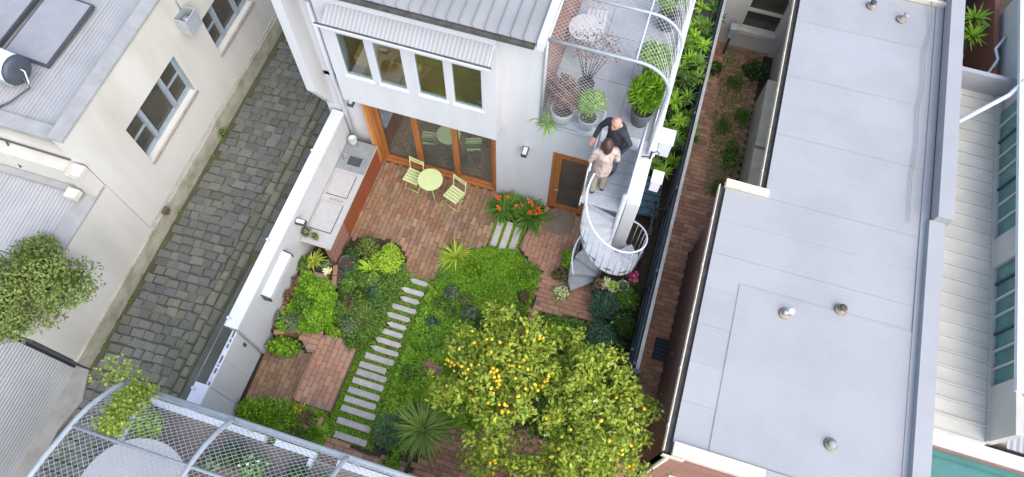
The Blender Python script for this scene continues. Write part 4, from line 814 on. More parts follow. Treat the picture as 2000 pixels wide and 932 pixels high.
# ================================================================== FAR RIGHT
t = thing('louvre_house', 'cream sheet roofed building with green louvre windows', 'house', (7, 8, 0)); LH = Matrix.Translation((-7, -8, 0))
yy = 4.15
while yy < 11.4:
    o = MB().box(6.16, 7.12, yy+.012, yy+.285, 2.93, 2.95); o.box(6.16, 7.12, yy, yy+.03, 2.93, 2.985); lp(o.build('roof_sheet', CREAMROOF)); yy += .288
lb('roof_base', CREAMROOF, (6.15, 7.12, 4.1, 11.52, 2.6, 2.928)); lb('left_gap', DARKGAP, (6.09, 6.155, 4.1, 11.4, 2.7, 2.93)); lb('end_wall', ROOFWHITE, (6.14, 7.3, 11.52, 11.62, 2.0, 3.45)); lb('clerestory_frame', CREAMROOF, (7.12, 7.26, 4.2, 11.5, 2.6, 3.02), (7.14, 7.26, 4.2, 5.15, 3.02, 3.7), (7.14, 7.26, 7.45, 8.05, 3.02, 3.7))
for y0, n in ((5.15, 7), (8.05, 8)):
    for k in range(n):
        a, b_ = y0+k*(2.3 if n == 7 else 3.0)/n, y0+(k+1)*(2.3 if n == 7 else 3.0)/n
        wn = lb('louvre_pane', GREENGL, (7.20, 7.21, a+.02, b_-.02, 3.05, 3.66)); lb('frame', CREAMROOF if k % 3 else DGREY, (7.17, 7.23, a-.02, a+.02, 3.02, 3.7), par=wn)
lb('head_rail', WTRIM, (7.10, 7.26, 4.9, 13.5, 3.70, 3.78)); lp(corr('white_roof', ROOFWHITE, None, 8, 6.0, .076, .006, 'y', (7.27, 5.0, 3.78), (0, R_(-1), 0), 5)); lb('wall', CREAM, (7.27, 12, 4.9, 14, 0, 3.7)); lb('roof_edge', CAPGREY, (7.27, 7.5, 4.86, 4.995, 3.6, 3.80))
lp(corr('porch_roof', ROOFWHITE, None, .72, 2.6, .1, .012, 'y', (7.32, 4.12, 3.18), (R_(8), 0, 0))); lb('roof_patch', DGREY, (7.47, 7.57, 4.42, 4.56, 3.272, 3.278)); lb('porch_wall', CREAM, (7.3, 12, 4.3, 4.9, 0, 3.1)); lb('front_brick', BRICKX, (6.15, 12, 3.95, 4.12, 1.9, 2.86)); lb('front_cap', WTRIM, (6.12, 12, 3.92, 4.14, 2.862, 2.93)); lb('teal_wall', TEAL, (6.12, 12, 3.85, 3.948, -.1, 2.6)); lb('teal_awning', TEAL, (6.13, 12, 3.1, 3.85, 2.38, 2.44))
lp(tube('downpipe', WTRIM, None, [(7.2, 11.3, 3.80), (7.0, 11.0, 3.62), (6.16, 10.2, 3.45)], .045, 10))
lb('court_wall', mat('red_timber', (.22, .08, .045), (.15, .06, .035), .8, scale=3, stretch=(8, 8, .6)), (7.05, 7.15, 11.65, 18, 0, 3.0)); lb('court_floor', BARK, (6.15, 7.05, 11.65, 18, 1.7, 1.8)); lb('court_back', DGREY, (6.15, 7.05, 15.0, 15.1, 1.8, 3.0)); lp(tube('white_pipe', WTRIM, None, [(6.95, 12.0, 2.85), (7.1, 12.4, 3.05), (7.1, 12.45, 3.06), (7.05, 12.7, 3.06), (7.25, 13.1, 3.06)], .03, 8))
for i, (x, y, z) in enumerate(((6.75, 13.75, 2.75), (6.72, 13.2, 2.75))):
    tuft('yucca', ['spiky green yucca farther back in the far right courtyard', 'spiky green yucca nearer the white ledge in the courtyard'][i], 'plant', (x, y, z), 46, .42, .045, GREEN1, 10, 75, 50+i, .6)
    o = tube('trunk', BARK, bpy.data.objects['yucca' if i == 0 else 'yucca.001'], [(0, 0, -z), (0, 0, .05)], .05, 8)
dsh = thing('round_bin', 'round pale dish standing in the dark courtyard', 'dish', (6.5, 12.9, 2.4)); MB().lathe([(.02, 0), (.2, .06), (.22, .08), (.2, .08), (.02, .03)], 20).build('dish', CAPGREY, dsh, True); tube('stand', DGREY, dsh, [(0, 0, -.6), (0, 0, .02)], .025, 8)

# ================================================================== FOREGROUND ROOF TERRACE
t = thing('studio_building', 'white studio building with planted roof terrace in the foreground', 'building', (-3, -1, 0)); LH = Matrix.Translation((3, 1, 0))
lb('wall', WHITE, (-6.3, 1.3, -6, .62, -.1, 3.15)); lb('terrace_floor', mat('terrace_boards', (.17, .13, .11), (.13, .10, .085), .8, scale=3), (-6.28, 1.28, -5.98, .6, 3.152, 3.2)); lb('parapet', WTRIM, (-6.3, -6.2, -6, .74, 3.15, 3.42)); lb('parapet', WTRIM, (-6.2, -4.15, .63, .73, 3.15, 3.32)); lb('parapet', WTRIM, (-3.96, -3.28, .63, .73, 3.15, 3.32)); lb('parapet', WTRIM, (-2.9, 1.3, .63, .73, 3.15, 3.32))
lb('planter_edge', WTRIM, (-3.34, -3.28, -.4, .62, 3.2, 3.34)); lb('planter_edge', WTRIM, (-4.2, -3.34, -.1, -.06, 3.2, 3.3))
t = thing('terrace_cage', 'grey tube and wire mesh cage bowed over the foreground terrace', 'cage', (0, 0, 0))
prof = [(.74, 3.4), (.74, 4.2), (.69, 4.34), (.60, 4.45), (.44, 4.62), (.26, 4.78), (.06, 4.90), (-.19, 5.0), (-.49, 5.12), (-.75, 5.19), (-1.4, 5.3), (-3.0, 5.45)]
prof = prof[1:]
cage(t, [-6.17, -4.37, -2.56, -.75, 1.0], prof, [.27, .62], .038, .056, True)
tube('front_rail', GREYSTEEL, t, [(-6.17, .74, 4.2), (1.0, .74, 4.2)], .05, 10)
for x in (-6.17, -4.37, -2.56, -.75, 1.0): tube('post', GREYSTEEL, t, [(x, .74, 3.3), (x, .74, 4.2)], .03, 8)
t = thing('round_table', 'large round white table under the foreground mesh cage', 'table', (-5.42, -.68, 3.2)); MB().lathe([(.78, .70), (.82, .71), (.83, .73), (.82, .75), (.01, .75)], 64).build('tabletop', mat('pale_table', (.36, .355, .355), (.335, .33, .33), .5, scale=2), t); MB().lathe([(.3, 0), (.3, .03), (.06, .08), (.05, .7)], 20).build('pedestal', DGREY, t, True)
vn = thing('cage_vine', 'lime green vine trailing over the corner of the mesh cage', 'vine', (-6.1, .6, 3.2))
P = []; D = []
for i in range(1900):
    u = rnd.random(); x = -5.84+rnd.gauss(0, .10)+.16*u; yy = .78-.78*u+rnd.gauss(0, .03); z = 4.25+.62*math.sin(u*1.25)+rnd.uniform(.0, .09); P.append((x+6.1, yy-.6, z-3.2)); D.append((rnd.gauss(0, .4), rnd.gauss(0, .4)+.2, 1))
for i in range(260): P.append((rnd.gauss(-.2, .16), rnd.gauss(.22, .12), 1.0+rnd.gauss(0, .16))); D.append((rnd.gauss(0, .5), rnd.gauss(0, .5), 1))
flatleaves('foliage', VINE, vn, np.array(P), np.array(D), .055, .7); tube('stem', BARK, vn, [(.05, .0, 0), (.1, .06, .9), (.2, -.1, 1.35), (.35, -.5, 1.5)], [.02, .016, .012, .006], 6)
FG = [(-5.95, -.25, .26, .8, 'lime shrub beside the round white table under the cage', GREENLIME), (-6.0, -1.0, .22, .7, 'lime shrub at the left end of the foreground terrace', GREENLIME), (-5.95, .3, .3, .7, 'lime shrub in the terrace corner below the vine', GREENLIME), (-4.5, .3, .24, .55, 'dark green shrub under the second cage hoop', GREENDARK), (-4.1, .2, .26, .5, 'white flowering shrub under the foreground cage', GREENMID), (-3.75, -.05, .3, .5, 'lime leaved shrub in the white edged planter', GREEN1), (-3.4, .3, .2, .45, 'dark shrub against the terrace planter edge', GREENDARK), (-2.95, .25, .26, .5, 'green shrub right of the white planter edge', GREENMID), (-4.0, -.6, .3, .5, 'yellow green shrub near the bottom photo edge', GREENLIME), (-4.75, .1, .2, .4, 'small grey green shrub near the round white table', GREENGREY)]
for i, (x, y, r, h, lb_, m_) in enumerate(FG): bush('terrace_shrub', lb_, 'shrub', (x, y, 3.2), r*1.1, r*1.1, h, m_, 700, .065, seed=60+i, group='shrubs on the foreground terrace')
o = bpy.data.objects['terrace_shrub.004']; P, D = lumpy(.3, .3, .55, 40, 10, seed=64); leaves('blossom', PETALW, o, P, D, .05, .9)

# ================================================================== TERRACE POTS, FURNITURE
def potplant(label_p, label_b, loc, r, h, pm, m, rx, rz, n, leaf, seed, style='flat', asp=.55):
    pot('plant_pot', label_p, loc, r, h, pm, group='pots on the house terrace'); return bush('potted_shrub', label_b, 'shrub', (loc[0], loc[1]+.06, loc[2]+h*.84+.12), rx, rx, rz, m, n, leaf, asp, seed, 'shrubs potted on the house terrace', style=style, drop=.14)
potplant('white round pot at the terrace left front corner', 'reddish brown shrub in the left white pot', (-1.27, 8.0, 3.3), .24, .36, POTW, PURPLE, .36, .75, 2200, .075, 71)
potplant('white round pot beside the man on the terrace', 'soft green shrub in the white pot next to man', (-.76, 7.98, 3.3), .19, .34, POTW, GREEN1, .34, .72, 1800, .06, 72)
potplant('dark grey pot at the terrace right side', 'bright green shrub in the dark grey pot', (.2, 8.4, 3.3), .22, .42, POTD, GREENLAWN, .35, .95, 2200, .14, 73, 'd', .2)
potplant('grey pot behind the dark pot on the terrace', 'lime green shrub under the curved mesh side', (.2, 9.25, 3.3), .22, .4, POTD, GREEN1, .42, .85, 2000, .07, 74)
potplant('grey pot at the far right end of the terrace', 'green shrub at the far right end of terrace', (.2, 10.9, 3.3), .22, .4, POTD, GREEN1, .42, .8, 1300, .06, 75)
bush('potted_shrub', 'dark green shrub behind the left white pot', 'shrub', (-1.3, 8.45, 3.3), .28, .28, .7, GREENMID, 800, .06, seed=76, group='shrubs potted on the house terrace')
pot('plant_pot', 'small grey pot holding the thin purple tree', (-1.0, 8.75, 3.3), .17, .3, POTD, group='pots on the house terrace')
pt = thing('purple_tree', 'thin open purple leaved tree on the house terrace', 'tree', (-1.0, 8.75, 3.55)); P = []
for a in range(9):
    an = a*.75; e = Vector((math.cos(an)*rnd.uniform(.2, .5), math.sin(an)*rnd.uniform(.15, .4), rnd.uniform(.9, 1.35))); tube('branch', BARK, pt, [(0, 0, 0), e*.45, e], [.014, .009, .004], 5)
    for i in range(60): P.append(tuple(e+Vector((rnd.gauss(0, .1), rnd.gauss(0, .1), rnd.gauss(0, .08)))))
flatleaves('foliage', PURPLE, pt, np.array(P), nr.normal(size=(len(P), 3))*.5+np.array([0, 0, 1]), .05, .5)
tuft('trailing_plant', 'green plant trailing over the terrace front edge', 'plant', (-1.5, 7.82, 3.32), 60, .5, .03, GREEN1, -20, 60, 77, 1.3)
t = thing('terrace_table', 'small round white table on the house terrace', 'table', (-1.30, 9.72, 3.3)); MB().lathe([(.33, .69), (.35, .7), (.35, .72), (.01, .72)], 36).build('tabletop', POTW, t)
for a in range(3): tube('leg', POTW, t, [(0, 0, .69), (.25*math.cos(a*2.09), .25*math.sin(a*2.09), 0)], .012, 6)
t = thing('terrace_chair', 'white slatted chair behind the terrace table', 'chair', (-1.2, 10.3, 3.3), R_(5))
for i in range(5): MB().bbox(-.2+i*.085, -.2+i*.085+.065, -.2, .2, .44, .455, .004).build('seat_slat', POTW, t)
for i in range(4): MB().box(-.2+i*.11, -.2+i*.11+.05, .2, .22, .5, .85).build('back_slat', POTW, t)
for sx in (-.19, .19):
    for sy in (-.18, .2): tube('leg', POTW, t, [(sx, sy, 0), (sx, sy, .45)], .012, 6)

# ================================================================== GARDEN PLANTS
t = thing('raised_planter', 'raised brick planter bed below the kitchen bench', 'planter', (0, 0, 0))
MB().prism([(-6.09, 4.84), (-5.42, 4.84), (-5.18, 4.1), (-5.0, 3.35), (-6.09, 2.95)], -.06, .24).build('soil', SOIL, t)
sp = []; ms = [brick_mesh(.225, .1, .07, .006, BRICKM, jit=.003) for _ in range(6)]
def course(a, b, z0, n):
    d = math.dist(a, b); k = int(d/.235); an = math.atan2(b[1]-a[1], b[0]-a[0])
    for lv in range(n):
        for i in range(k): u = (i+.5+(.0 if lv % 2 else .25))/(k+.25); sp.append((a[0]+(b[0]-a[0])*u, a[1]+(b[1]-a[1])*u, z0+lv*.08, an, rnd.randrange(6)))
course((-6.02, 2.93), (-5.45, 3.15), -.03, 4); course((-5.2, 4.3), (-5.38, 4.82), -.03, 4); course((-6.03, 3.0), (-6.05, 4.3), .22, 1); course((-6.05, 4.38), (-5.35, 4.42), .22, 2); lay(t, sp, ms)
def gp(*a, **k): return bush(*a, **k)
P = [(rnd.uniform(-5.95, -5.05), rnd.uniform(3.05, 4.35)) for _ in range(900)]; P = [p for p in P if inpoly(p[0], p[1], [(-5.98, 4.35), (-5.25, 4.35), (-5.05, 3.42), (-5.95, 3.05)])]
cover('planter_cover', 'bright green leafy crop filling the raised planter', [(-5.93, 4.36), (-5.3, 4.38), (-5.05, 4.1), (-4.92, 3.45), (-5.1, 3.22), (-5.5, 3.12), (-5.93, 3.0)], 9000, GREENLAWN, .055, .34, (), 'ground cover', .16)
for i, a in enumerate([(-5.65, 4.1, .26, GREEN1, 'bright leafy vegetable nearest the bench in planter'), (-5.3, 3.95, .28, GREEN1, 'bright leafy mound on the garden side of planter'), (-5.6, 3.65, .26, GREENMID, 'mid green leafy mound in the planter centre'), (-5.25, 3.5, .25, GREEN1, 'bright leafy mound spilling over the planter corner'), (-5.7, 3.25, .22, GREENGREY, 'pale leafy herb at the gate end of planter')]): gp('planter_crop', a[4], 'plant', (a[0], a[1], .22), a[2], a[2], .42, a[3], 1100, .06, seed=190+i, group='leafy crops in the planter', stems=False)
tuft('variegated_flax', 'yellow striped strappy plant at the bench end of planter', 'plant', (-5.85, 4.68, .3), 45, .36, .05, STRAPYL, 15, 65, 81, .9)
gp('planter_shrub', 'dark shrub beside the yellow striped plant', 'shrub', (-6.0, 4.55, .24), .16, .22, .34, GREENMID, 400, .06, seed=82); gp('planter_shrub', 'low mixed herb right of the yellow striped plant', 'shrub', (-5.55, 4.68, .24), .2, .14, .22, GREENGREY, 400, .05, seed=83)
tuft('pale_succulent', 'pale green rosette succulent at the planter corner', 'succulent', (-5.42, 4.52, .38), 30, .13, .06, CREAMPETAL, 10, 70, 84, .3)
for i, y in enumerate((3.3, 3.75, 4.15)): gp('wall_climber', ['dark purple seedling by the wall, nearest the gate', 'dark purple seedling midway along the planter wall', 'dark purple seedling by the wall, nearest the bench'][i], 'plant', (-6.0, y, .24), .1, .16, .34, (GREENGREY, PURPLE, PURPLE)[i], 160, .06, seed=85+i, k=6)
gp('corner_shrub', 'bright green leafy shrub in the corner beside the gate', 'shrub', (-5.72, 2.72, 0), .42, .24, .5, GREEN1, 1500, .075, seed=90)
gp('lime_shrub', 'rounded lime green shrub at the patio edge', 'shrub', (-4.30, 5.30, 0), .40, .42, .62, GREENLIME, 4200, .055, seed=91, k=24)
gp('olive_shrub', 'dull olive shrub left of the lime shrub', 'shrub', (-4.85, 5.45, 0), .32, .3, .55, OLIVE, 1300, .06, seed=92); gp('olive_shrub', 'dark leafy shrub at the end of the rust panels', 'shrub', (-5.15, 5.25, 0), .24, .26, .4, GREENDARK, 800, .06, seed=93)
tuft('agave', 'pale green star shaped agave between shrubs and pots', 'plant', (-4.62, 4.95, .12), 26, .36, .06, GREENLIME, 5, 70, 94, .25)
for i, (x, y, r, lb_) in enumerate(((-5.16, 4.92, .19, 'dark round pot beside the brick bench end'), (-5.22, 4.55, .16, 'smaller dark round pot against the planter'))): pot('black_pot', lb_, (x, y, -.02), r, .26, DGREY, group='dark pots in the left bed')
for i, a in enumerate([(-4.95, 4.45, .3, .3, .35, GREENMID, 'dense green shrub beside the dark pots'), (-4.75, 4.05, .3, .3, .34, BROWNLEAF, 'brownish twiggy shrub in the left bed'), (-4.95, 3.9, .28, .28, .36, GREENMID, 'mid green shrub against the planter bricks'), (-4.55, 3.6, .3, .28, .40, GREENGREY, 'grey green shrub left of the stepping stones'), (-4.35, 3.25, .26, .26, .36, GREENMID, 'leafy shrub at the pink bench corner'), (-4.35, 4.55, .25, .25, .3, GREENBLUE, 'blue green plant near the agave'), (-4.12, 4.2, .15, .3, .2, GREENBLUE, 'low blue green plant beside the upper stepping stones'), (-4.85, 3.35, .22, .16, .4, GREEN1, 'upright green shrub behind the pink bench')]): gp('bed_shrub', a[6], 'shrub', (a[0], a[1], -.02), a[2], a[3], a[4], a[5], 1000, .06, seed=100+i, group='shrubs of the left bed')
tuft('yellow_flax', 'yellow green spiky flax at the patio edge', 'plant', (-2.92, 5.85, 0), 70, .55, .05, STRAPYL, 15, 75, 110, .9)
for i, (x, y, lb_) in enumerate(((-2.22, 7.38, 'strappy orange flowered clump nearest the sliding doors'), (-1.62, 7.36, 'strappy orange flowered clump nearest the small door'))):
    c = tuft('clivia', lb_, 'plant', (x, y, 0), 150, .55, .045, STRAPDK, 25, 85, 111+i, .95, 'orange flowered clumps by the house', r0=.18)
    for q in range(5 if i == 0 else 9):
        an = rnd.uniform(0, 6.28); r = rnd.uniform(.05, .32); fx, fy, fz = r*math.cos(an), r*math.sin(an), rnd.uniform(.45, .62); tube('flower_stalk', STRAPDK, c, [(fx*.3, fy*.3, 0), (fx, fy, fz)], .008, 5); d_ = nr.normal(size=(16, 3))+np.array([0, 0, .7]); leaves('flower', ORANGE, c, np.tile(np.array([fx, fy, fz]), (16, 1)), d_, .07, .55)
for i, a in enumerate([(-2.72, 4.95, .22, GREENGREY, 'grey leaved clump at the lawn left edge'), (-2.85, 4.2, .22, GREENBLUE, 'dark blue grey clump beside the stepping stones'), (-2.15, 4.62, .26, GREENGREY, 'grey green clump at the lawn lower edge'), (-1.85, 4.5, .24, GREENDARK, 'dark green clump at the lawn lower edge'), (-1.15, 5.35, .2, BROWNLEAF, 'brown seedhead clump right of the lawn'), (-2.6, 4.55, .2, GREENMID, 'mid green clump between lawn and stepping stones'), (-2.3, 3.9, .3, GREEN1, 'bright leafy clump above the small brick square'), (-2.75, 2.7, .32, GREEN1, 'bright leafy clump below the small brick square'), (-2.5, 2.25, .3, OLIVE, 'yellowing clump behind the big strappy grass'), (-1.6, 3.9, .35, GREEN1, 'green clump under the lemon tree left edge')]): gp('lawn_plant', a[4], 'plant', (a[0], a[1], 0), a[2], a[2], .32, a[3], 800, .055, seed=120+i, group='clumps around the lawn')
tuft('cordyline', 'big fountain of grey green strappy leaves at the bottom', 'plant', (-2.25, 1.95, .25), 300, .80, .026, STRAP, 10, 88, 140, 1.1, r0=.09)
tr = bpy.data.objects['cordyline']; tube('trunk', BARK, tr, [(0, 0, -.3), (0, 0, .06)], .06, 8)
gp('feathery_shrub', 'blue green feathery shrub at the last stepping stones', 'shrub', (-2.92, 1.72, 0), .34, .42, .6, leafmat('leaf_feather', [(0.1622, 0.273, 0.1268), (0.2028, 0.3276, 0.156), (0.1217, 0.2184, 0.0975)]), 2600, .09, .14, seed=141, style='d'); gp('dark_clump', 'low dark green clump below the feathery shrub', 'shrub', (-2.7, 1.18, 0), .24, .22, .3, GREEN1, 700, .06, seed=142)
for i, a in enumerate([(-5.75, 1.3, .3, .45, GREEN1, 'green shrub at the corner of the boundary wall'), (-5.3, 1.35, .34, .45, GREEN1, 'grassy green shrub left of the yellow plant'), (-4.95, 1.4, .26, .35, GREEN1, 'low green shrub in the bottom left border'), (-4.75, 1.1, .3, .3, OLIVE, 'olive shrub by the foreground rail'), (-4.35, 1.3, .22, .25, GREEN1, 'green clump left of the lowest stepping stones')]): gp('border_shrub', a[5], 'shrub', (a[0], a[1], -.02), a[2], a[2]*.8, a[3], a[4], 1100, .07, .4, seed=150+i, group='shrubs of the bottom left border', style='d')
gp('yellow_shrub', 'small yellow leaved shrub below the pink bench', 'shrub', (-4.86, 1.62, 0), .17, .16, .4, YELLOWL, 500, .05, seed=156); tuft('grey_succulent', 'grey brown rosette succulent below the pink bench', 'succulent', (-4.62, 1.52, .14), 60, .22, .05, BROWNLEAF, 5, 80, 157, .4)
tag(MB().box(-4.86, -4.3, 1.28, 1.36, -.03, .12).box(-4.38, -4.30, 1.36, 1.6, -.03, .12).build('edging_bricks', BRICKP), 'short brick edging round the grey succulent', 'edging')
# around the stair
gp('stair_shrub', 'bright green shrub beside the foot of the spiral stair', 'shrub', (-.42, 6.5, 0), .26, .3, .6, GREEN1, 1100, .06, seed=160); gp('stair_shrub', 'brown heather clump below the spiral stair', 'shrub', (-.5, 6.08, 0), .24, .22, .42, BROWNLEAF, 800, .05, seed=161)
w_ = gp('white_daisy', 'round mound of cream white flowers beside bottom stair tread', 'flowers', (-.40, 5.72, 0), .21, .2, .34, GREEN1, 500, .05, seed=162, stems=False); P, D = lumpy(.22, .21, .36, 420, 14, seed=162); flatleaves('blossom', CREAMPETAL, w_, P+D*.01, D, .045, .95)
for i, (x, y, r, m_, lb_) in enumerate(((.62, 5.62, 0.46, GREENBLUE, 'blue green euphorbia nearest the stair'), (.98, 5.9, 0.42, GREENMID, 'green shrub between euphorbia and fence'), (.72, 4.92, 0.46, GREENBLUE, 'blue green euphorbia farther from the stair'), (1.05, 5.3, 0.4, GREENDARK, 'dark shrub against the metal fence'))): gp('euphorbia', lb_, 'shrub', (x, y, 0), r, r, .85, m_, 3800, .07, .32, seed=165+i, k=30, group='shrubs beside the metal fence')
for i, (x, y, r, pm, lb_) in enumerate(((.36, 5.98, .1, POTC, 'clay pot nearest the stair bottom'), (.50, 6.02, .12, POTC, 'clay pot holding a succulent rosette'), (.66, 6.0, .13, POTW, 'pale pot with lime succulent by the stair'), (.86, 6.08, .13, POTW, 'pale pot nearest the pink flowers'))):
    pot('succulent_pot', lb_, (x, y, .42), r, .2, pm, group='pots on the stand beside the stair'); tuft('succulent', ['small brown succulent in the clay pot nearest stair', 'rosette succulent in the second clay pot', 'lime rosette succulent in the pale pot', 'green rosette succulent in the pot near pink flowers'][i], 'succulent', (x, y, .58), 26, r*1.3, .05, (BROWNLEAF, CREAMPETAL, GREENLIME, GREENGREY)[i], 10, 80, 170+i, .3)
t = thing('pot_stand', 'low grey shelf carrying the pots beside the stair', 'shelf', (.62, 6.02, 0)); MB().box(-.4, .4, -.16, .2, .39, .415).build('shelf', DGREY, t); [MB().box(a-.02, a+.02, -.1, .1, -.03, .39).build('leg', DGREY, t) for a in (-.35, .35)]
pk = gp('pink_flower', 'bright pink flowering plant behind the stair pots', 'flowers', (1.05, 6.35, 0), .16, .16, .62, GREENMID, 300, .06, seed=176); P, D = lumpy(.14, .14, .2, 90, 6, seed=177); flatleaves('blossom', PINK, pk, P+np.array([0, 0, .5]), D, .07, .9)
gp('shade_shrub', 'bright green shrub below the stair paving', 'shrub', (-.25, 4.8, 0), .42, .3, .45, GREEN1, 2200, .06, seed=178); gp('shade_shrub', 'darker green shrub between stair paving and lemon tree', 'shrub', (.25, 4.75, 0), .4, .32, .45, GREENMID, 1800, .06, seed=179)
bc_ = thing('wall_basket', 'small round wire hoop on the door frame by the stair', 'hoop', (-.42, 7.68, 1.9)); MB().tube([(.1*math.cos(a*PI/10), -.02, .14*math.sin(a*PI/10)) for a in range(21)], .008, 6).build('hoop', GREENMID, bc_, True)

# ================================================================== LEMON TREE
t = thing('lemon_tree', 'spreading lemon tree full of yellow fruit at the garden end', 'tree', (-.05, 2.75, 0))
g = np.random.default_rng(33)
CL = [(-1.75, 3.35, 2.0, .42), (-1.35, 3.75, 2.15, .48), (-1.0, 4.05, 2.1, .42), (-1.5, 2.95, 2.1, .5), (-1.0, 3.2, 2.4, .5), (-.65, 3.6, 2.3, .4), (-.75, 2.75, 2.5, .45), (-.45, 3.15, 2.55, .35), (-.9, 2.3, 2.2, .45), (-.5, 1.9, 2.1, .42), (-.75, 1.6, 1.8, .35), (-1.85, 2.6, 1.8, .35), (.1, 3.75, 2.2, .42), (.0, 2.75, 2.35, .26), (.25, 2.45, 2.3, .25), (.2, 1.15, 1.6, .3), (.55, 3.6, 2.4, .5), (.95, 3.4, 2.5, .5), (1.35, 3.1, 2.3, .45), (.75, 2.95, 2.65, .48), (1.1, 2.6, 2.6, .5), (1.5, 2.55, 2.2, .42), (.75, 2.3, 2.5, .5), (1.2, 2.05, 2.3, .48), (.75, 1.8, 2.2, .48), (.35, 1.75, 2.0, .42), (1.45, 1.75, 1.9, .36), (.45, 3.15, 2.4, .4), (-.2, 1.5, 1.7, .36), (.9, 1.4, 1.8, .4), (-.15, 3.4, 2.2, .3)]
tube('trunk', BARK, t, [(0, 0, -.05), (.03, .02, .5), (.0, .05, 1.0)], [.10, .085, .075], 10)
for an, L_ in ((.3, 1.5), (1.2, 1.1), (2.2, 1.3), (3.0, 1.7), (4.1, 1.3), (5.2, 1.4), (5.9, 1.2)):
    e = Vector((math.cos(an)*L_, math.sin(an)*L_*.75, 2.05)); md_ = Vector((e.x*.35+rnd.uniform(-.12, .12), e.y*.35+rnd.uniform(-.12, .12), 1.45)); br = tube('branch', BARK, t, [(0, .03, .92), md_, md_.lerp(e, .5)+Vector((rnd.uniform(-.1, .1), rnd.uniform(-.1, .1), .12)), e], [.045, .032, .02, .007], 6)
    for q in range(4):
        b0 = md_.lerp(e, .25+.2*q); e2 = b0+Vector((rnd.uniform(-.4, .4), rnd.uniform(-.4, .4), rnd.uniform(.15, .4))); tube('twig', BARK, br, [b0, b0.lerp(e2, .5)+Vector((0, 0, .05)), e2], [.012, .009, .004], 5)
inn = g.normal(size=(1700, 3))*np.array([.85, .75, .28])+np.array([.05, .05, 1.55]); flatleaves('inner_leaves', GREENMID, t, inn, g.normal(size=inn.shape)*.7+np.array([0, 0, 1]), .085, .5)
PT = []; DT = []
for x, y, z, r in CL:
    n = int(640*(r/.45)**2); sub = nrm(g.normal(size=(16, 3)))*r*g.uniform(.4, 1.45, (16, 1)); sub[:, 2] *= .75; i = g.integers(0, 16, n); d = nrm(g.normal(size=(n, 3))); d[:, 2] = np.where(d[:, 2] < -.3, -d[:, 2], d[:, 2])
    PT.append(np.array([x+.05, y-2.75, z])+sub[i]+d*(r*.34*g.uniform(.4, 1.15, n))[:, None]*np.array([1, 1, .8])); DT.append(d+np.array([0, 0, .35]))
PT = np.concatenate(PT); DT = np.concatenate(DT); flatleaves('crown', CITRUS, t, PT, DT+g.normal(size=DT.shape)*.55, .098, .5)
lm = bpy.data.meshes.new('lemon'); B = MB().lathe([(.004, -.052), (.018, -.042), (.034, -.02), (.038, .005), (.03, .028), (.014, .042), (.005, .05)], 8); lm.from_pydata(B.v, [], B.f); lm.materials.append(LEMON); lm.polygons.foreach_set('use_smooth', [True]*len(lm.polygons))
wts = [4, 4, 1.5, 4, 5, 4, 6, 7, 3, 2, 1.5, .5, .4, 1.2, 1.2, 1, 1, 1, 1, 1, 1, 1, 1, 1.4, 1.4, .6, .8, .8, 1, 1, 1]; ids = []
for _ in range(78): ids += [(rnd.choices(range(len(CL)), wts)[0], rnd.gauss(0, 1), rnd.gauss(-.2, 1), abs(rnd.gauss(.9, .5)))]*rnd.choice((1, 1, 2, 3, 5))
for i, dx_, dy_, dz_ in ids:
    x, y, z, r = CL[i]; d = Vector((dx_+rnd.gauss(0, .35), dy_+rnd.gauss(0, .35), dz_+rnd.gauss(0, .3))).normalized()*rnd.uniform(.95, 1.3); o = bpy.data.objects.new('lemon', lm); link(o, t); o.location = (x+.05+d.x*r*.85, y-2.75+d.y*r*.85, z+d.z*r*.85); o.rotation_euler = (rnd.uniform(-1, 1), rnd.uniform(-1, 1), 0); s_ = rnd.uniform(.6, .95); o.scale = (s_, s_, s_)
P = PT[g.integers(0, len(PT), 26)]; leaves('blossom', PETALW, t, np.repeat(P, 6, 0)+np.array([0, 0, .06]), g.normal(size=(156, 3))+np.array([0, 0, .6]), .035, .7)

# ================================================================== PEOPLE
def remeshed(name, parts, m, parent, voxel=.012, smooth=3):
    """one continuous surface from overlapping tapered limbs: parts = list of (points, radii)"""
    B = MB()
    for pts, rs in parts:
        pts = [Vector(p) for p in pts]; d0 = (pts[0]-pts[1]).normalized(); d1 = (pts[-1]-pts[-2]).normalized()
        P = [pts[0]+d0*rs[0]*.95, pts[0]+d0*rs[0]*.7]+pts+[pts[-1]+d1*rs[-1]*.7, pts[-1]+d1*rs[-1]*.95]; Rr = [rs[0]*.3, rs[0]*.72]+list(rs)+[rs[-1]*.72, rs[-1]*.3]
        B.tube(P, Rr, 12)
    o = B.build(name, m, parent, True); md = o.modifiers.new('r', 'REMESH'); md.mode = 'VOXEL'; md.voxel_size = voxel; md.use_smooth_shade = True; s = o.modifiers.new('s', 'SMOOTH'); s.iterations = smooth; s.factor = .5
    dg = bpy.context.evaluated_depsgraph_get(); me = bpy.data.meshes.new_from_object(o.evaluated_get(dg)); o.modifiers.clear(); old = o.data; o.data = me; bpy.data.meshes.remove(old)
    if not me.materials: me.materials.append(m)
    return o
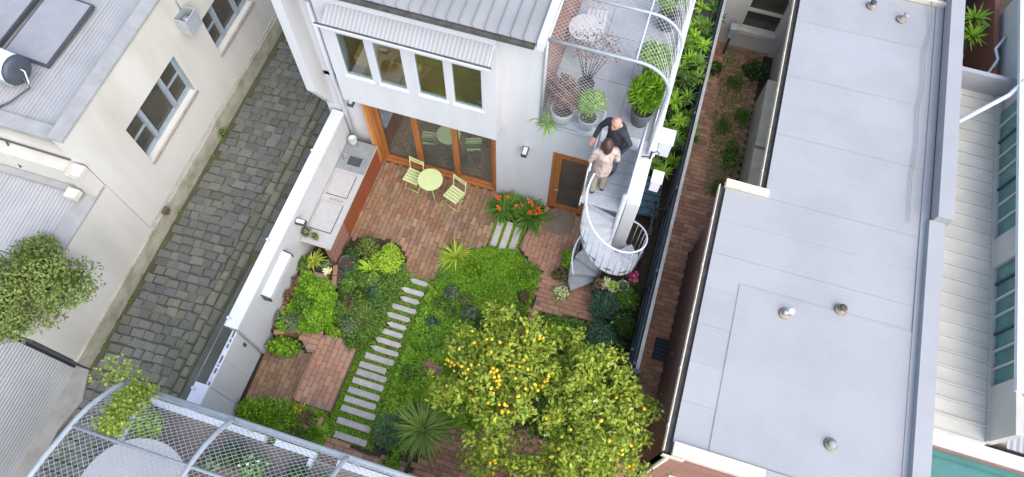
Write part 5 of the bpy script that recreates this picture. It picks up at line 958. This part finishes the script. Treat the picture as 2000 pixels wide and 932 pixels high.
def human(label, loc, rz, h, pose, top_m, leg_m, shoe_m, hair_m, longhair, coat):
    t = thing('person', label, 'person', loc, rz); k = h/1.75
    V = lambda x, y, z: Vector((x*k, y*k, z*k))
    hip, kn, an = .10, .105, .10; L = pose
    J = dict(pel=V(0, 0, .95), wai=V(0, .0, 1.1), che=V(0, L['lean']*.5, 1.33), nec=V(0, L['lean'], 1.50), hea=V(L['hx'], L['lean']+L['hy'], 1.64))
    body = [([J['pel'], J['wai'], J['che'], J['nec']], [.135*k, .125*k, .14*k, .06*k]), ([V(-.15, L['lean']*.8, 1.42), V(.15, L['lean']*.8, 1.42)], [.065*k, .065*k]), ([J['nec'], J['hea']-V(0, 0, .06)], [.055*k, .055*k]),
            ([J['hea']-V(0, -.01, .06), J['hea']+V(0, 0, .03)], [.078*k, .088*k]), ([J['hea']+V(0, .075, -.02), J['hea']+V(0, .10, -.035)], [.02*k, .012*k]), ([J['hea']+V(0, .04, -.09), J['hea']+V(0, .05, -.09)], [.05*k, .045*k])]
    for s in (-1, 1): body.append(([J['hea']+V(s*.085, -.005, -.01), J['hea']+V(s*.093, -.01, -.03)], [.016*k, .014*k]))
    top = [([J['pel']+V(0, 0, coat[2]), J['wai'], J['che'], J['nec']-V(0, 0, .05)], [coat[1]*k, coat[0]*k, .165*k, .09*k]), ([V(-.16, L['lean']*.8, 1.41), V(.16, L['lean']*.8, 1.41)], [.082*k, .082*k])]
    legs = [([J['pel']-V(0, 0, .02), J['wai']-V(0, 0, .05)], [.15*k, .14*k])]; shoes = []
    for s, (fx, fy) in ((-1, L['lf']), (1, L['rf'])):
        hp_, kn_, an_ = V(s*.09, 0, .92), V(s*.10+fx*.5, fy*.5+.03, .50), V(s*.10+fx, fy, .09)
        body.append(([hp_, kn_, an_, an_-V(0, 0, .03)], [.09*k, .058*k, .04*k, .038*k])); body.append(([an_-V(0, 0, .045), an_+V(s*.02, .15, -.06)], [.035*k, .028*k]))
        legs.append(([hp_, kn_, an_], [.105*k, .08*k, .068*k])); shoes.append(([an_+V(0, -.04, -.045), an_+V(s*.015, .08, -.05), an_+V(s*.025, .16, -.058)], [.045*k, .046*k, .034*k]))
    for s, (el_, wr_) in ((-1, L['la']), (1, L['ra'])):
        sh = V(s*.19, L['lean']*.8, 1.40); e_, w_ = V(*el_), V(*wr_); d = (w_-e_).normalized(); side = d.cross(Vector((0, 0, 1))); side = side.normalized() if side.length > .1 else Vector((1, 0, 0)); dn = d.cross(side)
        body.append(([sh, e_, w_], [.052*k, .042*k, .028*k])); palm = w_+d*.07*k; body.append(([w_, palm], [.027*k, .03*k])); body.append(([w_+side*.018*k, palm+side*.018*k], [.02*k, .024*k])); body.append(([w_-side*.018*k, palm-side*.018*k], [.02*k, .024*k]))
        for fi, fl in enumerate((.062, .075, .07, .055)):
            b = palm+side*(-.033+.022*fi)*k+d*.015*k; body.append(([b, b+d*fl*.5*k+dn*.008*k, b+d*fl*.85*k+dn*.026*k], [.0095*k, .009*k, .008*k]))
        tb = w_+d*.025*k-side*.03*k; body.append(([tb, tb+d*.03*k-side*.03*k, tb+d*.06*k-side*.035*k+dn*.012*k], [.012*k, .011*k, .0095*k]))
        top.append(([sh, e_, w_-d*.03*k], [.066*k, .054*k, .044*k]))
    remeshed('body', body, SKIN, t, .0075*k, 2); remeshed('top', top, top_m, t, .014); remeshed('trousers', legs, leg_m, t, .014)
    for s_ in shoes: remeshed('shoe', [s_], shoe_m, t, .01)
    hd = J['hea']
    if longhair: remeshed('hair', [([hd+V(0, -.02, .02), hd+V(0, -.02, .05)], [.098*k, .095*k]), ([hd+V(0, -.06, .02), hd+V(0, -.08, -.1), hd+V(0, -.075, -.19)], [.09*k, .088*k, .06*k]), ([hd+V(-.075, -.02, .0), hd+V(-.08, -.02, -.13)], [.05*k, .04*k]), ([hd+V(.075, -.02, .0), hd+V(.08, -.02, -.13)], [.05*k, .04*k])], hair_m, t, .012)
    else: remeshed('hair', [([hd+V(-.078, -.035, -.02), hd+V(0, -.085, -.03), hd+V(.078, -.035, -.02)], [.03*k, .03*k, .03*k])], hair_m, t, .01)
    for s in (-1, 1): MB().lathe([(.002, -.012), (.010, -.006), (.012, 0), (.010, .006), (.002, .012)], 8, tuple(hd+V(s*.032, .083, 0))).build('eye', BLACK, t, True)
    MB().tube([tuple(hd+V(-.022, .09, -.072)), tuple(hd+V(0, .097, -.074)), tuple(hd+V(.022, .09, -.072))], .005, 6).build('mouth', PINK, t, True)
    return t
FLORAL = mat('floral_cloth', (.42, .35, .30), (.33, .20, .18), .85, scale=14, detail=3, contrast=(.48, .6), c3=(.20, .17, .16)); KHAKI = mat('khaki_cloth', (.33, .28, .20), (.28, .23, .165), .9, scale=8, bump=.1); DARKJ = mat('charcoal_cloth', (.028, .034, .040), (.02, .024, .03), .85, scale=8, bump=.15); JEANS = mat('grey_jeans', (.16, .19, .24), (.12, .15, .19), .9, scale=10); HAIRD = mat('dark_brown_hair', (.045, .018, .013), (.07, .026, .02), .5, scale=25); HAIRG = mat('grey_hair', (.42, .38, .35), None, .7)
human('person with dark brown hair in cream floral top and khaki trousers', (-.22, 6.66, 3.305), R_(20), 1.66, dict(lean=.02, hx=0, hy=.02, lf=(0, -.02), rf=(0, .03), la=((-.25, .0, 1.13), (-.20, .16, .94)), ra=((.25, .0, 1.13), (.20, .15, .92))), FLORAL, KHAKI, BLACK, HAIRD, True, (.165, .185, -.14))
human('balding person in a charcoal jacket standing at the terrace edge', (-.12, 7.2, 3.305), R_(150), 1.78, dict(lean=.10, hx=-.02, hy=.06, lf=(0, .0), rf=(0, .05), la=((-.30, .02, 1.16), (-.24, .16, .95)), ra=((.30, .12, 1.16), (.22, .36, 1.12))), DARKJ, JEANS, BLACK, HAIRG, False, (.18, .195, -.08))

# ================================================================== loose growth between the named plants
EX = [(-3.0, 3.6, GREEN1), (-2.95, 3.0, GREENMID), (-3.05, 2.4, GREEN1), (-2.55, 3.0, GREENLAWN), (-2.1, 3.4, OLIVE), (-2.9, 4.6, GREENMID), (-1.5, 4.9, GREEN1), (-2.0, 5.2, GREENLAWN), (-1.35, 5.65, GREENLAWN), (-2.45, 5.6, GREENLAWN), (-1.9, 5.9, GREENLAWN), (-2.3, 2.8, GREEN1), (-4.2, 4.95, GREENMID), (-4.1, 3.7, GREENMID), (-4.35, 3.95, OLIVE), (-4.6, 4.35, GREENDARK), (-5.05, 3.65, GREENMID), (-2.4, 4.9, OLIVE), (-1.2, 4.9, GREENMID), (.6, 4.5, GREENMID), (-.6, 4.4, GREEN1), (.1, 4.3, GREENDARK)]
LB = ['leafy filler beside the upper stepping stones, nearest the brick square', 'low filler beside the middle stepping stones', 'leafy filler beside the lower stepping stones', 'soft green filler right of the small brick square', 'olive filler under the lemon tree left side', 'filler between the stepping stones and the yellow flax', 'filler at the lower right of the lawn', 'soft hump in the middle of the lawn', 'soft hump at the right edge of the lawn', 'soft hump at the left edge of the lawn', 'soft hump at the top of the lawn', 'leafy filler below the small brick square', 'filler between agave and stepping stones', 'filler left of the middle stepping stones', 'olive filler in the left bed centre', 'dark filler in the left bed centre', 'filler against the planter near the pink bench', 'olive filler between lawn and grey clumps', 'filler near the narrow brick strip', 'filler below the euphorbia', 'filler left of the narrow brick strip', 'dark filler behind the lemon tree']
for i, (x, y, m_) in enumerate(EX):
    r = rnd.uniform(.2, .34); bush('filler_plant', LB[i], 'plant', (x, y, -.01), r, r*rnd.uniform(.8, 1.2), rnd.uniform(.22, .4) if m_ is not GREENLAWN else .2, m_, int(2600*r), rnd.uniform(.04, .07), seed=300+i, group='loose filler plants in the garden', stems=False, style='flat' if i % 3 else 'd')
for i, (x, y, m_, lb_) in enumerate([(2.5, 9.4, GREENMID, 'weedy clump on the brick path beside the fern'), (2.35, 12.6, OLIVE, 'olive weed clump near the far end of the path'), (2.7, 11.6, GREENMID, 'green weed clump along the cream ledge'), (1.75, 12.9, GREENDARK, 'dark weed clump by the fence near the meter box'), (2.3, 11.2, OLIVE, 'low olive weeds in the middle of the path')]): bush('path_clump', lb_, 'weed', (x, y, .01), .24, .34, .25, m_, 450, .06, seed=340+i, group='weed clumps on the side path', stems=False, style='d')
for i, (x, y, m_, lb_) in enumerate([(-5.55, 1.45, STRAPDK, 'grassy tuft at the corner of the boundary wall'), (-5.1, 1.5, STRAP, 'pale grassy tuft in the bottom left border'), (-4.5, 1.15, STRAPDK, 'grassy tuft beside the grey succulent'), (-3.0, 5.3, STRAPDK, 'grassy tuft at the patio corner'), (-1.2, 6.0, STRAPDK, 'grassy tuft where the lawn meets the pink path'), (-2.7, 3.75, STRAPDK, 'grassy tuft above the small brick square'), (-4.3, 5.0, STRAPDK, 'grassy tuft below the lime shrub'), (-2.95, 2.1, STRAP, 'pale grassy tuft beside the lower stepping stones'), (-4.95, 4.75, STRAPDK, 'grassy tuft between the dark pots and agave')]): tuft('grass_tuft', lb_, 'grass', (x, y, 0), 70, .36, .018, m_, 25, 88, 400+i, .9, 'grassy tufts in the garden', r0=.08)
# fallen leaves
P = np.array([(rnd.uniform(-5.3, -2.5), rnd.uniform(5.2, 7.6), .02) for _ in range(70)]+[(rnd.uniform(-1.9, .9), rnd.uniform(.8, 2.5), .02) for _ in range(120)]+[(rnd.uniform(1.6, 2.1), rnd.uniform(2, 9), .025) for _ in range(120)]+[(rnd.uniform(-6, -4.3), rnd.uniform(1.6, 2.7), .025) for _ in range(40)])
tag(flatleaves('fallen_leaves', BROWNLEAF, None, P, nr.normal(size=P.shape)*.15+np.array([0, 0, 1]), .045, .5), 'scattered dry leaves lying on the brick paving', 'leaves', kind='stuff')
